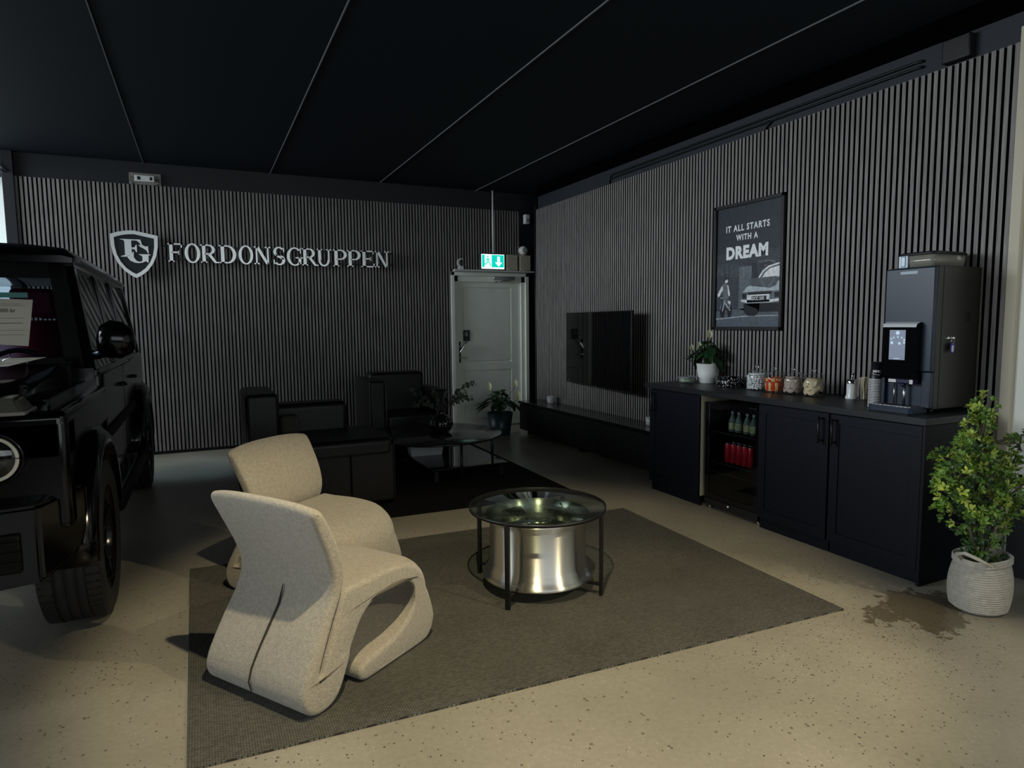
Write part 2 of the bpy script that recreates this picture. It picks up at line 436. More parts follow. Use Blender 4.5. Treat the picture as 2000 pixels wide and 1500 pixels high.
px0, px1 = -.41, .335
for z0, z1 in ((.0, .10), (.81, .915), (1.965, lz1)): box(bm, lx0, lx1, .035, .06, z0+.01 if z0 == 0 else z0, z1, .003)
for a, b_ in ((lx0, px0), (px1, lx1)): box(bm, a, b_, .0352, .0602, .01, lz1, .003)
obj('door_leaf', bm, M_door, d)
bm = B()
for z0, z1 in ((.115, .80), (.93, 1.95)): box(bm, px0+.02, px1-.02, .044, .058, z0+.01, z1, .006)
obj('door_panel', bm, M_door, d)
bm = B(); box(bm, -.50, -.445, .022, .036, .93, 1.22, .004); obj('lock_plate', bm, mat('dark_bronze', (.05, .045, .035), .3, metal=1), d)
bm = B(); tube(bm, [(-.475, .03, 1.15), (-.475, -.02, 1.15)], .012); tube(bm, [(-.475, -.02, 1.06), (-.455, -.025, 1.10), (-.40, -.03, 1.19), (-.36, -.03, 1.225)], .011)
tube(bm, [(-.475, .03, 1.0), (-.475, -.015, 1.0), (-.36, -.02, .995)], .008)
h = obj('door_handle', bm, M_chrome, d); h['label'] = 'chrome lever handle'
bm = B(); box(bm, .03, .36, -.055, .0, 2.07, 2.12, .004); obj('door_closer', bm, M_metal, d)
bm = B(); tube(bm, [(.05, -.03, 2.045), (.16, -.035, 2.045), (.18, -.035, 2.055), (.36, -.03, 2.055)], .010); obj('closer_arm', bm, M_chrome, d)
# small black notice with a hand pictogram
bm = B(); box(bm, -.40, -.305, .028, .034, 1.225, 1.375, .002, mi=0)
def dfn(u, v, h_): return (-.3525+u, .028-h_, 1.30+v)
def ringpoly(cx, cy, r, t, a0=0, a1=360, n=20):
    P = [(cx+r*cos(radians(a0+(a1-a0)*i/n)), cy+r*sin(radians(a0+(a1-a0)*i/n))) for i in range(n+1)]
    return P+[(cx+(r-t)*cos(radians(a1-(a1-a0)*i/n)), cy+(r-t)*sin(radians(a1-(a1-a0)*i/n))) for i in range(n+1)]
prism(bm, ringpoly(0, .022, .033, .004, 20, 330), dfn, 0, .001, 1)
prism(bm, [(-.012, .0), (-.012, .04), (.004, .04), (.012, .032), (.012, .0)], dfn, 0, .001, 1)
text_bm(bm, '2', .03, lambda u, v, h_: dfn(u-.008, v-.066, h_), .001, mi=1)
obj('door_notice', bm, [M_plastic, mat('pale_print', (.45, .45, .43), .6)], d)
bm = B(); box(bm, 3.12, 4.32, YB-.13, YB-.03, DZ+.003, DZ+.028, .003); struct(obj('trim_5', bm, mat('pale_grey_ledge', (.5, .5, .48), .5)))

# ------------------------------------------------------------------ lights & boxes over the door
YS = YB-.05
ZL = DZ+.028
t = thing('exit_sign', 'lit green and white emergency exit sign with running figure above the grey door', 'sign', (3.69, YS-.03, ZL))
bm = B(); box(bm, -.19, .19, -.02, .04, 0, .235, .006); obj('housing', bm, mat('dark_grey_plastic', (.05, .05, .055), .4), t)
bm = B()
box(bm, -.172, .172, -.024, -.019, .018, .217); 
gfn = lambda u, v, h_: (u, -.0245-h_, v+.118)
f2 = bm
G1 = mat('lit_green', (.02, .5, .38), .4, emis=(.0, .62, .48), estr=1.0)
G2 = mat('lit_white', (.9, .95, .95), .4, emis=(.85, 1, .97), estr=1.1)
obj('lit_panel', bm, G2, t)
bm = B()
prism(bm, [(.0, -.078), (.165, -.078), (.165, .09), (.0, .09)], gfn, 0, .001)
prism(bm, [(-.165, -.078), (-.125, -.078), (-.125, .09), (-.165, .09)], gfn, 0, .001)
prism(bm, [(-.02, -.078), (0, -.078), (0, .09), (-.02, .09)], gfn, 0, .001)
obj('green_field', bm, G1, t)
bm = B(); prism(bm, [(.085, -.068), (.14, -.01), (.105, -.01), (.105, .07), (.065, .07), (.065, -.01), (.03, -.01)], gfn, .001, .002); obj('arrow_pictogram', bm, G2, t)
bm = B()
for a, b_ in (((-.08, .045), (-.075, .005)), ((-.075, .005), (-.05, -.03)), ((-.05, -.03), (-.035, -.06)), ((-.075, .005), (-.10, -.035)), ((-.10, -.035), (-.14, -.035)), ((-.078, .04), (-.05, .02)), ((-.078, .04), (-.105, .02))):
    dx, dy = b_[0]-a[0], b_[1]-a[1]; L_ = sqrt(dx*dx+dy*dy); nx, ny = -dy/L_*.007, dx/L_*.007
    prism(bm, [(a[0]+nx, a[1]+ny), (a[0]-nx, a[1]-ny), (b_[0]-nx, b_[1]-ny), (b_[0]+nx, b_[1]+ny)], gfn, .001, .002)
prism(bm, [(-.078+.012*cos(k*pi/6), .066+.012*sin(k*pi/6)) for k in range(12)], gfn, .001, .002)
obj('running_figure', bm, G1, t)
bm = B(); tube(bm, [(3.71, YS-.02, ZL+.235), (3.71, YS-.02, 3.28)], .011, 10)
tag(obj('sign_conduit', bm, M_wplast), 'thin white conduit dropping from ceiling to the lit exit sign', 'cable conduit')
for (x0, lab) in ((3.895, 'beige square junction box immediately right of the lit exit sign'), (4.10, 'beige square junction box above the right corner of the door frame')):
    t = thing('junction_box', lab, 'junction box', (x0+.09, YS-.01, ZL), 0, 'beige junction boxes over the door')
    bm = B(); box(bm, -.09, .09, -.035, .035, 0, .225, .008, 0, 3); obj('box_body', bm, M_beige, t)
    bm = B(); box(bm, -.085, .085, -.045, -.033, .008, .217, .006); 
    obj('lid', bm, M_beige, t)
    bm = B()
    for sx in (-.07, .07):
        for sz in (.025, .20): lathe(bm, [(0, -.048), (.006, -.048), (.006, -.044)], 8, (sx, 0, sz), 'Y')
    obj('lid_screw', bm, M_wplast, t)
t = thing('alarm_sounder', 'round white alarm sounder above the right beige junction box', 'alarm', (4.18, YS-.0, ZL+.29))
bm = B(); lathe(bm, [(0, -.06), (.03, -.058), (.055, -.045), (.062, -.02), (.062, .02)], 24, (0, 0, 0), 'Y'); obj('sounder_body', bm, M_wplast, t)
bm = B(); lathe(bm, [(.035, -.0595), (.028, -.064), (.022, -.062)], 24, (0.005, 0, 0), 'Y'); obj('grille_ring', bm, mat('grey_plastic', (.2, .2, .2), .5), t)
bm = B(); tube(bm, [(0, -.01, -.06), (-.03, -.03, -.10), (-.06, -.03, -.09)], .004); obj('wire', bm, M_wplast, t)
bm = B(); box(bm, 4.255, 4.335, 8.36, 8.40, 2.86, 2.99, .012, 0, 3)
t = thing('motion_detector', 'small white motion detector high in the dark corner between the slatted walls', 'detector', (4.24, YB-.06, 2.86))
bm.free(); bm = B(); box(bm, -.04, .04, -.03, .045, 0, .135, .014, 0, 3); obj('detector_body', bm, M_wplast, t)
bm = B(); box(bm, -.02, .03, -.036, -.028, .02, .075, .004); obj('lens', bm, mat('grey_lens', (.25, .26, .27), .3), t)
bm = B()
rp = ringpoly(0, 0, .058, .022, 55, 305, 24)
rp = [(.058*cos(radians(55+250*i/24)), .058*sin(radians(55+250*i/24))) for i in range(25)]+[(.014+.046*cos(radians(300-240*i/24)), .046*sin(radians(300-240*i/24))) for i in range(25)]
prism(bm, rp, lambda u, v, h_: (3.24+u, YB-.035-h_, ZL+.095+v), -.004, .012)
box(bm, 3.205, 3.275, YB-.06, YB-.03, ZL, ZL+.042, .004)
tag(obj('wall_clip', bm, M_wplast), 'small white crescent shaped clip above the left corner of the door', 'wall fixture')
t = thing('light_driver', 'silver power driver on a pale plate at the top of the back wall', 'light driver', (-.475, YB-.002, 3.035))
bm = B(); box(bm, -.155, .155, -.02, -.002, 0, .125, .002); obj('mounting_plate', bm, mat('pale_plate', (.22, .21, .18), .5), t)
bm = B(); box(bm, -.10, .09, -.055, -.02, .03, .095, .004); obj('driver_case', bm, mat('silver_case', (.8, .82, .8), .4, metal=.2), t)
bm = B(); box(bm, -.075, -.045, -.057, -.054, .045, .08); box(bm, .045, .07, -.057, -.054, .045, .08); obj('driver_label', bm, M_plastic, t)
bm = B(); tube(bm, [(-.10, -.035, .06), (-.135, -.04, .075), (-.14, -.03, .04), (-.12, -.025, .01), (-.14, -.015, -.03)], .004); tube(bm, [(.09, -.035, .06), (.13, -.04, .055), (.135, -.03, .02), (.10, -.02, 0), (.02, -.02, -.01)], .004); obj('wire', bm, M_blk, t)

# conduit on the band above the right wall
bm = B()
for dz in (0, .035): tube(bm, [(XW-.015, 6.15, 2.96), (XW-.015, 6.15, 3.02+dz), (XW-.015, 6.10, 3.035+dz), (XW-.015, 2.75, 3.035+dz), (XW-.02, 2.7, 3.03+dz)], .009, 8)
box(bm, XW-.06, XW-.001, 2.40, 2.56, 2.985, 3.12, .008)
tube(bm, [(XW-.015, 3.95, 2.95), (XW-.02, 3.95, 3.0), (XW-.02, 3.90, 3.03)], .012, 8)
tag(obj('cable_conduit', bm, M_plastic), 'black cable conduit running along the band above the right slatted wall', 'cable conduit')
bm = B()
tube(bm, [(-2.05, 8.40, 3.22), (-1.85, 8.36, 3.20), (-1.74, 8.36, 3.10), (-1.70, 8.37, 3.07)], .008, 6)
tube(bm, [(-2.05, 8.40, 3.18), (-1.9, 8.35, 3.17), (-1.78, 8.35, 3.08), (-1.71, 8.36, 3.05)], .006, 6)
tag(obj('loose_cable', bm, M_black), 'loose dark cables at the ceiling beside the bright opening', 'cable')

# ================================================================== WALL SIGN
def stem(bm, fn, u0, u1, v0, v1, h=.02): prism(bm, [(u0, v0), (u1, v0), (u1, v1), (u0, v1)], fn, 0, h)
def bowl(bm, fn, cx, cy, rx, ry, tx, ty, a0, a1, h=.02, n=24):
    """elliptic ring sector with thickness tx at the sides and ty at top/bottom"""
    pts = []
    for i in range(n+1):
        a = radians(a0+(a1-a0)*i/n); pts.append((cx+rx*cos(a), cy+ry*sin(a)))
    for i in range(n+1):
        a = radians(a1-(a1-a0)*i/n); pts.append((cx+(rx-tx)*cos(a), cy+(ry-ty)*sin(a)))
    k = n+1
    for i in range(n):
        prism(bm, [pts[i], pts[i+1], pts[2*k-2-i], pts[2*k-1-i]], fn, 0, h)
def glyph(ch, bm, fn):
    """slab-serif letters, unit height 1, returned width"""
    T, t, s = .17, .075, .07
    def S(a, b_, c, d_): stem(bm, fn, a, b_, c, d_)
    def vs(x, top=True, bot=True, w=T, e=.07):
        S(x, x+w, 0, 1)
        if bot: S(x-e, x+w+e, 0, s)
        if top: S(x-e, x+w+e, 1-s, 1)
    if ch == 'F':
        vs(.08); S(.1, .72, 1-t, 1); S(.66, .72, .78, 1); S(.2, .56, .48, .48+t); S(.52, .57, .40, .62)
    elif ch == 'E':
        vs(.08); S(.1, .74, 1-t, 1); S(.68, .74, .80, 1); S(.2, .58, .47, .47+t); S(.54, .59, .39, .62); S(.1, .78, 0, t); S(.71, .78, 0, .22)
    elif ch == 'O': bowl(bm, fn, .42, .5, .42, .53, .17, .07, 0, 360, n=40)
    elif ch == 'D': vs(.08, False, False); S(.01, .4, 0, t); S(.01, .4, 1-t, 1); bowl(bm, fn, .38, .5, .44, .5, .17, .075, -90, 90)
    elif ch == 'P': vs(.08, False); S(.01, .42, 1-t, 1); S(.2, .42, .40, .40+t); bowl(bm, fn, .40, .70, .34, .30, .16, .075, -90, 90)
    elif ch == 'R':
        vs(.08, False); S(.01, .42, 1-t, 1); S(.2, .42, .45, .45+t); bowl(bm, fn, .40, .725, .32, .275, .15, .075, -90, 90)
        prism(bm, [(.34, .47), (.52, .47), (.78, .07), (.90, .07), (.90, 0), (.68, 0)], fn, 0, .02)
    elif ch == 'N':
        S(.10, .19, 0, 1); S(0, .30, 0, s); S(0, .25, 1-s, 1); S(.74, .83, 0, 1); S(.62, .95, 1-s, 1)
        prism(bm, [(.08, 1), (.28, 1), (.84, 0), (.68, 0)], fn, 0, .02)
    elif ch == 'U':
        S(.08, .25, .35, 1); S(0, .34, 1-s, 1); S(.68, .77, .35, 1); S(.58, .88, 1-s, 1)
        bowl(bm, fn, .425, .36, .345, .38, .13, .09, 180, 360)
    elif ch == 'S':
        bowl(bm, fn, .33, .735, .30, .29, .15, .075, 35, 250); bowl(bm, fn, .34, .27, .32, .29, .16, .075, -145, 72)
        prism(bm, [(.10, .62), (.24, .56), (.56, .40), (.64, .30), (.50, .32), (.20, .46)], fn, 0, .02)
        S(.56, .62, .72, .97); S(.03, .09, .03, .30)
    elif ch == 'G':
        bowl(bm, fn, .46, .5, .46, .53, .17, .075, 45, 318, n=36); S(.78, .84, .68, 1.0); S(.68, .84, .08, .46); S(.52, .94, .40, .47)
sign = thing('wall_sign', 'silver serif lettering spelling a company name across the left slatted wall', 'sign', (0, YB-.10, 2.19))
LX = [('F', -0.29, -0.148), ('O', -0.124, 0.035), ('R', 0.041, 0.228), ('D', 0.235, 0.415), ('O', 0.44, 0.599), ('N', 0.609, 0.794), ('S', 0.824, 0.956), ('G', 0.976, 1.16), ('R', 1.152, 1.341), ('U', 1.327, 1.499), ('P', 1.522, 1.690), ('P', 1.694, 1.862), ('E', 1.87, 2.036), ('N', 2.04, 2.229)]
for ch, x0, x1 in LX:
    bm = B(); glyph(ch, bm, lambda u, v, h_: (u, -h_, v))
    us = [v.co.x for v in bm.verts]; a, b_ = min(us), max(us)
    for v in bm.verts:
        v.co = Vector((x0+(v.co.x-a)/(b_-a)*(x1-x0), v.co.y, v.co.z*.207))
    obj('letter', bm, M_silver, sign)
bm = B()
for z in (.03, .17): box(bm, -.33, 2.27, .012, .03, z, z+.02)
obj('mounting_rail', bm, M_blk, sign)
bm = B()
for x_ in (-.2, .5, 1.2, 1.9): tube(bm, [(x_, .025, .10), (x_, .068, .10)], .008, 8); box(bm, x_-.008, x_+.008, .02, .028, .035, .185)
obj('standoff', bm, M_blk, sign)

em = thing('shield_emblem', 'silver rimmed black shield emblem with two interlocked letters on the left slatted wall', 'emblem', (-.61, YB-.11, 2.27))
def arcpts(p, q, bul, n=10):
    out = []
    for i in range(n):
        t_ = i/n; x_ = p[0]+(q[0]-p[0])*t_; y_ = p[1]+(q[1]-p[1])*t_; k = bul*4*t_*(1-t_)
        dx, dy = q[0]-p[0], q[1]-p[1]; L_ = sqrt(dx*dx+dy*dy); out.append((x_+dy/L_*k, y_-dx/L_*k))
    return out
def shield(s):
    a, b_, c, d_ = (-.228*s, .197*s), (0, .245*s), (.228*s, .197*s), (0, -.268*s)
    return arcpts(b_, a, .012*s, 8)+arcpts(a, (-.165*s, -.10*s), -.03*s, 8)[:0]+sh_side(a, d_, s)
def sh_side(a, d_, s):
    L_ = []
    for x_, y_ in ((-.228, .197), (-.224, .08), (-.205, -.02), (-.168, -.11), (-.11, -.19), (-.05, -.24)): L_.append((x_*s, y_*s))
    R_ = [(-x_, y_) for x_, y_ in L_[::-1]]
    return L_+[(0, -.268*s)]+R_
efn = lambda u, v, h_: (u, -h_, v)
o_, i_ = shield(1.0), shield(.84)
bm = B()
n = len(o_)
for i in range(n):
    j = (i+1) % n
    prism(bm, [o_[i], o_[j], i_[j], i_[i]], efn, 0, .035)
obj('shield_rim', bm, M_silver, em)
bm = B(); prism(bm, shield(.86), efn, 0, .02); obj('shield_panel', bm, mat('dark_shield', (.006, .012, .014), .4), em)
bm = B()
for x_, z_ in ((-.14, .14), (.14, .14), (0, -.16)): tube(bm, [(x_, -.001, z_), (x_, .078, z_)], .010, 8)
obj('standoff', bm, M_blk, em)
bm = B()
P = lambda pts, h0=.02, h1=.032: prism(bm, [((x-1000)/1000*1.0, (y-1000)/1000) for x, y in pts], efn, h0, h1)
# letter F: stem, top arm, mid arm
def E2(pts): prism(bm, [(x, y) for x, y in pts], efn, .02, .032)
E2([(-.135, .150), (.058, .150), (.075, .085), (.066, .085), (.045, .118), (.02, .138), (-.03, .138), (-.03, .06), (.0, .066), (.012, .092), (.02, .092), (.02, .012), (.012, .012), (.0, .04), (-.03, .048), (-.03, .0), (-.085, -.04), (-.135, -.04), (-.135, -.034), (-.115, -.028), (-.095, -.02), (-.095, .13), (-.112, .142), (-.135, .145)])
# letter G
E2([(.035, .093), (.075, .092), (.11, .075), (.128, .085), (.132, .0), (.126, .0), (.11, .035), (.085, .055), (.055, .07)])
E2([(-.078, -.04), (-.02, .01), (-.012, .02), (-.015, -.04), (.005, -.075), (.03, -.09), (.055, -.088), (.068, -.075), (.068, -.04), (.06, -.022), (.038, -.014), (.038, -.008), (.148, -.008), (.148, -.014), (.128, -.022), (.125, -.092), (.122, -.100), (.10, -.082), (.07, -.098), (.03, -.105), (-.01, -.100), (-.05, -.08)])
obj('monogram', bm, M_silver, em)

# ================================================================== POSTER
ps = thing('framed_poster', 'black framed poster of a boy on a bicycle beside a classic car', 'poster', (XW-.03, 4.085, 1.39))
PW, PH = .375, 1.06
bm = B(); T = .028
box(bm, -.03, 0, -PW-.005, PW+.005, 0, T, .003); box(bm, -.03, 0, -PW-.005, PW+.005, PH-T, PH, .003)
box(bm, -.03, 0, -PW-.005, -PW+T-.005, 0, PH, .003); box(bm, -.03, 0, PW-T+.005, PW+.005, 0, PH, .003)
obj('picture_frame', bm, M_blk, ps)
# print surface: u runs to the right of the picture (-Y), v up; size .70 x 1.0
def pm(name, c): return mat('print_'+name, c, .45, var=.22, vscale=45)
D0 = pm('night', (.022, .030, .042)); D1 = pm('wall', (.036, .048, .062)); D2 = pm('road', (.10, .125, .15)); D3 = pm('mid', (.13, .155, .18)); D4 = pm('light', (.48, .54, .58)); D5 = pm('pale', (.85, .9, .92)); DK = pm('black', (.006, .008, .012))
pfn = lambda u, v, h_: (-.012-h_, PW-T-u*(2*PW-2*T)/.70, T+v)
HP = PH-2*T
bm = B(); prism(bm, [(0, 0), (.70, 0), (.70, HP), (0, HP)], pfn, -.004, 0); obj('print_backing', bm, D0, ps)
def layer(name, polys, m, lv):
    bm = B()
    for p in polys: prism(bm, p, pfn, lv*.0006, lv*.0006+.0005)
    return obj(name, bm, m, ps)
def rc(a, b_, c, d_): return [(a, b_), (c, b_), (c, d_), (a, d_)]
layer('printed_street', [[(0, 0), (.70, 0), (.70, .135), (.35, .155), (0, .135)]], D2, 2)
layer('printed_kerb', [[(0, .062), (.35, .085), (.70, .088), (.70, .094), (.35, .092), (0, .07)]], D4, 3)
layer('printed_doorway', [[(.26, .15), (.40, .12), (.40, .50), (.265, .50)]], D3, 2)
layer('printed_gate', [rc(.40, .15, .62, .52)], D0, 2)
bm = B(); prism(bm, rc(0, .15, .70, .62), pfn, .0006, .0011)
bl = []
for r_ in range(18):
    v0 = .17+r_*.021; bl.append(rc(0.0, v0, .255, v0+.0025))
    for c_ in range(5):
        u0 = .02+c_*.05+(r_ % 2)*.025
        if u0 < .23: bl.append(rc(u0, v0, u0+.002, v0+.021))
for r_ in range(6):
    v0 = .48+r_*.022; bl.append(rc(.55, v0, .70, v0+.002))
for p in bl: prism(bm, p, pfn, .0009, .0014, mi=1)
obj('printed_wall', bm, [D1, pm('joint', (.085, .105, .125))], ps)
# car seen from behind at the right edge
layer('printed_car_body', [[(.29, .245), (.30, .29), (.36, .335), (.45, .37), (.50, .43), (.56, .475), (.64, .50), (.70, .505), (.70, .10), (.32, .17), (.295, .21)]], D3, 4)
layer('printed_car_paint', [[(.31, .285), (.35, .325), (.42, .352), (.70, .36), (.70, .285), (.5, .29)]], D4, 5)
layer('printed_car_window', [[(.52, .395), (.545, .43), (.60, .465), (.70, .478), (.70, .395)]], D5, 6)
layer('printed_car_roofline', [[(.47, .39), (.52, .45), (.58, .485), (.70, .505), (.70, .495), (.59, .475), (.53, .44), (.49, .39)]], D5, 6)
layer('printed_car_spoiler', [[(.38, .385), (.40, .395), (.66, .40), (.69, .385), (.66, .325), (.60, .31), (.40, .335)]], pm('spoiler', (.09, .105, .12)), 7)
layer('printed_car_lamps', [rc(.305, .235, .35, .275), rc(.65, .235, .70, .275), rc(.37, .262, .62, .282)], DK, 7)
layer('printed_car_bumper', [[(.295, .225), (.37, .22), (.60, .218), (.70, .225), (.70, .205), (.60, .195), (.36, .198), (.295, .21)], rc(.36, .20, .60, .262)], D5, 8)
layer('printed_car_tyre', [[(.32, .19), (.33, .12), (.37, .09), (.45, .088), (.49, .12), (.50, .19)], [(.32, .19), (.70, .19), (.70, .12), (.50, .12), (.46, .15)]], DK, 5)
layer('printed_number_plate', [rc(.41, .212, .57, .25)], DK, 10)
bm = B(); text_bm(bm, 'DCC 333', .036, lambda u, v, h_: pfn(.415+u, .2185+v, h_+.0068), .0005, bold=.0012, sx=.92); obj('printed_plate_number', bm, D5, ps)
# boy on a bicycle
layer('printed_bicycle', [[(.075+.045*cos(k*pi/8)*.7, .135+.06*sin(k*pi/8)) for k in range(16)], [(.16+.04*cos(k*pi/8)*.7, .135+.055*sin(k*pi/8)) for k in range(16)]], DK, 4)
layer('printed_bicycle_frame', [[(.07, .135), (.082, .135), (.11, .24), (.10, .245)], [(.10, .20), (.165, .135), (.17, .145), (.105, .215)], rc(.05, .245, .13, .252), [(.045, .15), (.05, .15), (.06, .19), (.055, .19)]], D4, 5)
layer('printed_boy_clothes', [[(.07, .36), (.10, .375), (.135, .36), (.145, .30), (.15, .24), (.09, .23), (.075, .28)], [(.10, .23), (.17, .22), (.175, .19), (.165, .15), (.15, .15), (.15, .19), (.11, .20)]], pm('shirt', (.15, .17, .19)), 6)
layer('printed_boy_skin', [[(.07, .355), (.05, .33), (.015, .28), (.02, .255), (.045, .265), (.05, .28), (.08, .32)], [(.105, .375), (.105, .41), (.13, .41), (.14, .39), (.13, .375)], [(.13, .36), (.145, .35), (.165, .28), (.16, .26), (.145, .265)], [(.14, .225), (.175, .215), (.17, .19), (.15, .2)]], D5, 7)
layer('printed_boy_hair', [[(.085, .40), (.085, .44), (.10, .455), (.125, .455), (.142, .44), (.145, .415), (.13, .405), (.105, .395)]], D0, 8)
M_txt = mat('print_text', (.92, .95, .96), .5)
for s_, sz, u_, v_, bo in (('IT ALL STARTS', .072, .34, .800, .0022), ('WITH A', .066, .34, .722, .0022), ('DREAM', .136, .34, .575, .0075)):
    bm = B(); text_bm(bm, s_, sz, lambda u, v, h_: pfn(u_+u, v_+v, h_+.0012), .0006, bold=bo, align='CENTER', sx=.86 if s_ != 'DREAM' else .98, spacing=1.22 if s_ != 'DREAM' else 1.10)
    obj('printed_word', bm, M_txt, ps)
bm = B(); box(bm, -.0225, -.0215, -PW+T, PW-T, T, PH-T); obj('cover_glass', bm, glass('poster_glass', tint=.99, refl=.012), ps)

# ================================================================== TV
tv = thing('television', 'large switched off flat television hung low on the right slatted wall', 'television', (3.965, 6.165, 1.165), radians(-5))
bm = B(); box(bm, .0, .025, -.765, .765, -.42, .42, .004); obj('tv_case', bm, M_plastic, tv)
bm = B(); box(bm, -.004, .001, -.757, .757, -.408, .412); obj('tv_screen', bm, mat('screen_glass', (.002, .002, .0025), .04, spec=.6), tv)
bm = B(); box(bm, .025, .07, -.55, .55, -.32, .30, .01); box(bm, .06, .115, -.22, .22, -.2, .2); obj('tv_mount', bm, M_plastic, tv)
bm = B(); box(bm, -.003, .001, -.02, .02, -.418, -.410); obj('tv_badge', bm, M_metal, tv)

# media bench
mb = thing('media_bench', 'long low black bench under the television', 'bench', (3.96, 6.28, 0))
bm = B(); box(bm, -.20, .155, -1.45, 1.45, .41, .44, .003); obj('bench_top', bm, mat('bench_black', (.008, .008, .009), .18), mb)
bm = B(); box(bm, -.17, .15, -1.44, 1.44, .06, .41); obj('bench_body', bm, M_plastic, mb)
for k in range(3):
    bm = B(); box(bm, -.19, -.17, -1.43+k*.955, -1.43+k*.955+.945, .07, .40, .002); obj('bench_drawer', bm, M_blk, mb)
bm = B()
for yy in (-1.3, 0, 1.3): box(bm, -.12, .1, yy-.03, yy+.03, 0, .06)
obj('bench_foot', bm, M_blk, mb)
def candle_glass(x, y, lab):
    t = thing('candle_holder', lab, 'candle holder', (x, y, .44), 0, 'glass candle holders on the low bench')
    bm = B(); lathe(bm, [(0, 0), (.038, 0), (.045, .02), (.047, .09), (.043, .09), (.041, .03), (0, .03)], 20); obj('glass_cup', bm, mat('cut_glass', (.92, .95, .95), .12, trans=.5), t)
    bm = B(); lathe(bm, [(0, .031), (.036, .031), (.036, .055), (0, .057)], 16); obj('candle', bm, M_wplast, t)
candle_glass(4.0, 7.27, 'glass candle holder at the far end of the low bench by the corner')
candle_glass(3.99, 5.20, 'glass candle holder at the near end of the low bench by the counter')

# ================================================================== COUNTER
M_cab = mat('navy_black_cabinet', (0.0035, 0.005, 0.010), .5, spec=.25)
M_top = mat('charcoal_worktop', (0.011, 0.0125, 0.015), .42, var=.12, vscale=30)
WT = .935
bm = B(); box(bm, 3.485, XW-.03, 2.165, 4.63, .895, WT, .003)
tag(obj('worktop', bm, M_top), 'continuous charcoal worktop running over the black cabinets', 'worktop')
def shaker(y0, y1, z0, z1, par, name='cabinet_door', lab=None, X0=3.50):
    bm = B(); r = .06
    box(bm, X0, X0+.018, y0, y1, z0, z0+r, .0015); box(bm, X0, X0+.018, y0, y1, z1-r, z1, .0015)
    box(bm, X0, X0+.018, y0, y0+r, z0+r, z1-r, .0015); box(bm, X0, X0+.018, y1-r, y1, z0+r, z1-r, .0015)
    box(bm, X0+.008, X0+.016, y0+r, y1-r, z0+r, z1-r)
    return obj(name, bm, M_cab, par)
def cabinet(y0, y1, lab, handle_y=None, white_side=False, doors=1, plinth=True):
    t = thing('base_cabinet', lab, 'cabinet')
    bm = B(); box(bm, 3.52, 4.10, y0, y1, .08, .893, .001); obj('cabinet_body', bm, M_cab, t)
    if white_side:
        bm = B(); box(bm, 3.519, 4.09, y0-.018, y0-.0005, .085, .893, .001); s_ = obj('side_panel', bm, mat('bare_side_panel', (.60, .55, .42), .5), t); s_['label'] = 'pale uncovered side panel'
    d_ = shaker(y0+.002-(.019 if white_side else 0), y1-.002, .085, .888, t)
    if handle_y is not None:
        bm = B(); tube(bm, [(3.462, handle_y, .70), (3.462, handle_y, .868)], .008, 10)
        for z in (.715, .853): tube(bm, [(3.462, handle_y, z), (3.501, handle_y, z)], .006, 8)
        obj('handle', bm, M_blk, d_)
    bm = B(); box(bm, 3.535, 3.55, y0, y1, 0, .079); obj('plinth', bm, M_cab, t)
    return t
cabinet(3.96, 4.57, 'black base cabinet at the far end of the counter left of the drinks fridge', 4.50, True)
cabinet(2.775, 3.34, 'black base cabinet right of the drinks fridge', 2.82)
cabinet(2.19, 2.765, 'black base cabinet at the near end of the counter beside the leafy plant', 2.725)
bm = B(); box(bm, 3.495, 4.11, 2.170, 2.188, 0, .893, .002); tag(obj('end_panel', bm, M_cab), 'black end panel closing the near end of the counter', 'panel')

# drinks fridge
fg = thing('drinks_fridge', 'black glass door drinks fridge built in under the worktop', 'fridge', (3.534, 3.635, 0))
bm = B()
box(bm, .02, .50, -.272, -.252, .03, .84); box(bm, .02, .50, .252, .272, .03, .84); box(bm, .02, .50, -.252, .252, .03, .10); box(bm, .02, .50, -.252, .252, .80, .84); box(bm, .48, .50, -.252, .252, .1, .8)
obj('fridge_body', bm, M_plastic, fg)
bm = B()
for a in ((-.275, -.235, .09, .845), (.235, .275, .09, .845), (-.235, .235, .09, .13), (-.235, .235, .80, .845)): box(bm, 0, .018, *a, .002)
obj('door_frame', bm, M_gloss, fg)
bm = B(); box(bm, .004, .007, -.236, .236, .129, .801); obj('door_glass', bm, glass('dark_door_glass', col=(.8, .85, .85), tint=.95, refl=.03), fg)
bm = B()
for z in (.30, .375, .615):
    for k in range(9): tube(bm, [(.05+k*.05, -.25, z), (.05+k*.05, .25, z)], .002, 5)
    box(bm, .03, .036, -.25, .25, z-.006, z+.006)
obj('fridge_shelf', bm, M_blk, fg)
bm = B(); lathe(bm, [(0, -.006), (.009, -.006), (.011, .001)], 12, (0, 0.02, .065), 'X'); obj('lock', bm, M_chrome, fg)
bm = B(); box(bm, .0, .02, -.272, .272, .03, .085, .002); obj('kick_plate', bm, M_plastic, fg)
bm = B()
for yy in (-.25, .25): lathe(bm, [(0, 0), (.014, 0), (.014, .03), (0, .03)], 12, (.04, yy, 0))
obj('levelling_foot', bm, M_chrome, fg)
